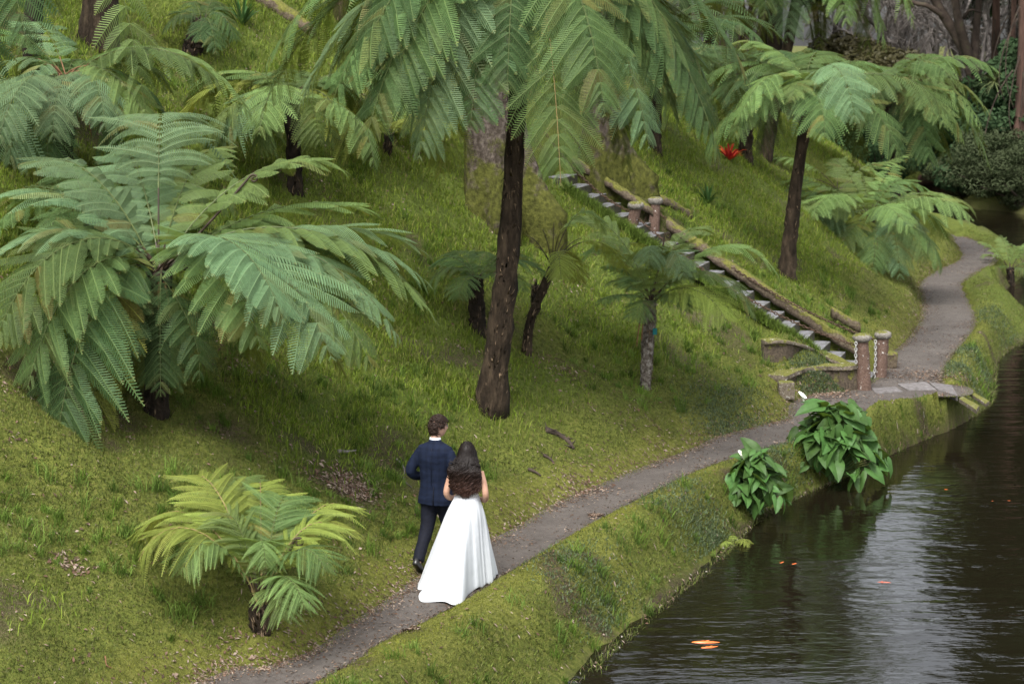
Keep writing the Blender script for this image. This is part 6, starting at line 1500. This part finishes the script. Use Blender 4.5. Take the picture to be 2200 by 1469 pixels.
# long grass
def w_long(x, y):
    l_ = hgt(x, y, LUSH); return np.clip(l_ * 1.1 * (0.35 + 0.65 * sstep(-.35, .3, vnoise(x, y, 31, .5))), 0, 1) * hgt(x, y, INH) * (1 - hgt(x, y, CORR)) * (1 - .8 * hgt(x, y, BARE))
P = scatter(210000, BX, w_long, 1.1); n_ = len(P); hh = rng.uniform(.05, .15, n_) * (1 + .35 * vnoise(P[:, 0], P[:, 1], 33, .8))
tag(blades('long_grass', P, hh, rng.uniform(.006, .010, n_) * (1 + P[:, 1] / 60), .75, TM, mixcol([(.14, .205, .022), (.165, .23, .03), (.20, .255, .042), (.11, .16, .02), (.20, .205, .06)], n_, P[:, 0], P[:, 1], 1.2)), kind='stuff')
# grass hanging over the near ends of the steps
q_s = rng.uniform(0, SRUN, 16000); o_s = rng.normal(-.12, .10, 16000); xy_ = SA[:2] + np.outer(q_s, SDIR) + np.outer(o_s, SN); zs_ = SA[2] + q_s / SRUN * SU[2] - .02
Pq = np.c_[xy_, np.maximum(hgt(xy_[:, 0], xy_[:, 1]), zs_ - .05)]; n_ = len(Pq)
tag(blades('step_grass', Pq, rng.uniform(.08, .2, n_), rng.uniform(.008, .014, n_), .7, TM, mixcol([(.10, .155, .025), (.12, .175, .035), (.07, .10, .02)], n_)), kind='stuff')
# tufts on the mossy part
T = scatter(1500, (-13, 13, 16.2, 40), lambda x, y: hgt(x, y, INH) * (hgt(x, y, DLg) > .5) * .5 * (1 - hgt(x, y, CORR)) * (vnoise(x, y, 40, 1.4) > -.1) + hgt(x, y, INB) * .25 * (hgt(x, y, Sg) > .3) * (hgt(x, y, Sg) < .93), 1.0)
k_ = 30; P = np.repeat(T, k_, 0); sc_ = np.repeat(rng.uniform(.4, 1.25, len(T)), k_); P[:, :2] += rng.normal(0, .04, (len(P), 2)) * sc_[:, None]; P[:, 2] = hgt(P[:, 0], P[:, 1]); n_ = len(P)
tc_ = np.repeat(mixcol([(.10, .165, .025), (.13, .20, .04), (.07, .12, .022)], len(T)), k_, 0) * rng.uniform(.8, 1.2, (n_, 1))
tag(blades('grass_tufts', P, rng.uniform(.08, .24, n_) * sc_, rng.uniform(.007, .012, n_), .8, TM, tc_, down=.7), kind='stuff')
# short clover and moss cover
def w_short(x, y):
    hh_ = hgt(x, y, INH) * (1 - .75 * hgt(x, y, LUSH)) + hgt(x, y, INB) * 1.0
    return np.clip(hh_, 0, 1) * (1 - .75 * hgt(x, y, BARE)) * (1 - hgt(x, y, CORR)) * (hgt(x, y) > WL + .085) * np.where(hgt(x, y, INH) > .5, hgt(x, y, DLg) > .12, hgt(x, y, Sg) > .06)
P = scatter(420000, (-12, 16, 16.2, 60), w_short, 1.6); n_ = len(P); mo_ = hgt(P[:, 0], P[:, 1], MOSS)
cg = mixcol([(.11, .145, .028), (.13, .165, .036), (.085, .115, .026), (.15, .155, .045), (.13, .135, .055)], n_, P[:, 0], P[:, 1], .7); cm = mixcol([(.165, .18, .028), (.14, .155, .025), (.20, .205, .042)], n_, P[:, 0], P[:, 1], .5)
pick = (rng.random(n_) < mo_)[:, None]; C_ = np.where(pick, cm, cg)
tag(blades('ground_cover', P, np.where(pick[:, 0], rng.uniform(.010, .028, n_), rng.uniform(.018, .055, n_)), rng.uniform(.008, .016, n_) * (1 + P[:, 1] / 80), .95, TM, C_, seg2=False, down=.3), kind='stuff')
# grey-green creeping plants spilling over the banks
CR = [hit(1590, 895), hit(1555, 915), hit(2075, 800), hit(2110, 790), hit(1500, 1130), hit(1560, 1190), hit(1690, 1000), hit(2150, 700), hit(1290, 1290), hit(1780, 815), hit(1740, 825)]
CRr = [.55, .45, .5, .45, .5, .3, .45, .6, .5, .3, .3]
Pc = np.concatenate([np.c_[c[0] + rng.normal(0, r_ * .75, 3000), c[1] + rng.normal(0, r_ * 1.0, 3000)] for c, r_ in zip(CR, CRr)]); Pc = np.c_[Pc, hgt(Pc[:, 0], Pc[:, 1])]
Pc = Pc[(Pc[:, 2] > WL + .04) & ((hgt(Pc[:, 0], Pc[:, 1], INH) > .6) | (hgt(Pc[:, 0], Pc[:, 1], INB) > .6))]; Pc[:, 2] += rng.uniform(0, .05, len(Pc)); n_ = len(Pc)
tag(blades('creeping_plants', Pc, rng.uniform(.02, .05, n_), rng.uniform(.012, .02, n_), .9, TM, mixcol([(.09, .125, .06), (.12, .15, .085), (.07, .10, .045)], n_), seg2=False), kind='stuff')
# fallen leaves and needles
def flakes(name, P, size, cols, lift=.008):
    n_ = len(P); az_ = rng.uniform(0, 2 * PI, n_); t = np.stack([np.cos(az_), np.sin(az_), rng.normal(0, .25, n_)], 1); b_ = np.stack([-np.sin(az_), np.cos(az_), rng.normal(0, .35, n_)], 1)
    gx_, gy_ = grad(P[:, 0], P[:, 1]); t[:, 2] += t[:, 0] * gx_ + t[:, 1] * gy_; b_[:, 2] += b_[:, 0] * gx_ + b_[:, 1] * gy_
    s_ = size * rng.uniform(.5, 1.4, (n_, 1)); a_ = rng.uniform(.2, .5, (n_, 1)); c = P + [0, 0, lift]
    V_ = np.stack([c - t * s_, c + b_ * s_ * a_ + [0, 0, .004], c + t * s_, c - b_ * s_ * a_ + [0, 0, .004]], 1).reshape(-1, 3)
    F = np.arange(len(V_)).reshape(-1, 4); C_ = np.repeat(np.c_[mixcol(cols, n_), np.ones(n_)], 4, 0)
    return tag(mobj(name, np_mesh(name, V_, [F], smooth=False, col=C_), LM), kind='stuff')
brown = [(.13, .085, .06), (.10, .06, .04), (.19, .14, .105), (.24, .19, .15), (.06, .04, .027)]
dpath = lambda x, y: np.minimum(hgt(x, y, DLg), 9)
DRg = dR.reshape(gx.shape); INP = in_path.astype(float).reshape(gx.shape)
P = scatter(15000, (-6, 15, 16.2, 62), lambda x, y: (hgt(x, y, INP) > .5) * (.05 + .95 * np.exp(-np.minimum(hgt(x, y, DLg), hgt(x, y, DRg)) / .09)) * (.25 + .75 * (vnoise(x, y, 50, .6) > -.1)), .8)
P[:, 2] = np.maximum(P[:, 2], .012); flakes('path_litter', P, .017, brown)
P = scatter(9000, (-6, 15, 16.2, 62), lambda x, y: (hgt(x, y, DLg) < .5) * (hgt(x, y, INH) > .3) * np.exp(-hgt(x, y, DLg) / .15) + .0, .8)
flakes('edge_litter', P, .019, brown, .012)
P = scatter(15000, (-12, 14, 16.2, 50), lambda x, y: hgt(x, y, INH) * (.12 + .88 * (vnoise(x, y, 52, .45) > .35)) * .6 + hgt(x, y, INB) * .10, 1.0)
P = P[hgt(P[:, 0], P[:, 1]) > WL + .05]; flakes('slope_litter', P, .022, brown, .02)
Pd = np.concatenate([np.c_[c[0] + rng.normal(0, r_, k_), c[1] + rng.normal(0, r_, k_)] for c, r_, k_ in [(HOL[0], .22, 600), (hit(765, 1050), .15, 500), (hit(1255, 1060), .2, 300), (ground(1280, 1110), .05, 120), (hit(885, 1352), .05, 80), (hit(152, 1215), .1, 120), (ground(2000, 812), .35, 700), (ground(1780, 850), .3, 500), (hit(1210, 790), .25, 200), (hit(540, 800), .2, 200)]])
Pd = np.c_[Pd, np.maximum(hgt(Pd[:, 0], Pd[:, 1]), 0.012 if False else -9)]; Pd[:, 2] = np.where(Pd[:, 2] < 0.01, .012, Pd[:, 2]); flakes('dead_leaf_heaps', Pd, .026, brown, .015)
# grass and moss fringe creeping over both rims of the path
for lp, sg, nm in ((Lw, -1, 'left'), (Rw, 1, 'right')):
    Pl = resample(lp, .010); Pl = Pl[(Pl[:, 1] > 16) & (Pl[:, 1] < 64)]; Pl = np.repeat(Pl, 5, 0); Pl = Pl + rng.normal(0, .045, Pl.shape); n_ = len(Pl)
    P = np.c_[Pl, np.maximum(hgt(Pl[:, 0], Pl[:, 1]), .008)]
    tag(blades('moss_fringe', P, rng.uniform(.012, .035, n_), rng.uniform(.010, .016, n_), .9, TM, mixcol([(.14, .155, .03), (.11, .13, .03), (.17, .175, .045)], n_), seg2=False), kind='stuff')

# short grass leaning over the waterline
Pl = resample(Ww[:kW + 12], .006); Pl = Pl[(Pl[:, 1] > 16) & (Pl[:, 1] < 62)]
T_ = np.gradient(Pl, axis=0); T_ /= np.linalg.norm(T_, axis=1)[:, None] + 1e-9
Pl = Pl + np.stack([-T_[:, 1], T_[:, 0]], 1) * np.abs(rng.normal(0.05, .07, len(Pl)))[:, None]
Pl = Pl[(vnoise(Pl[:, 0], Pl[:, 1], 60, .5) > -.25) | (rng.random(len(Pl)) < .25)]; n_ = len(Pl); P = np.c_[Pl, np.maximum(hgt(Pl[:, 0], Pl[:, 1]), WL)]
tag(blades('waterline_grass', P, rng.uniform(.03, .12, n_), rng.uniform(.006, .012, n_), .9, TM, mixcol([(.10, .13, .03), (.13, .155, .04), (.07, .085, .03), (.12, .10, .06)], n_), seg2=True, down=.6), kind='stuff')
Ps = Pl[::9]; flakes('waterline_litter', np.c_[Ps, np.maximum(hgt(Ps[:, 0], Ps[:, 1]), WL) + .01], .022, brown + [(.22, .2, .17)], .012)
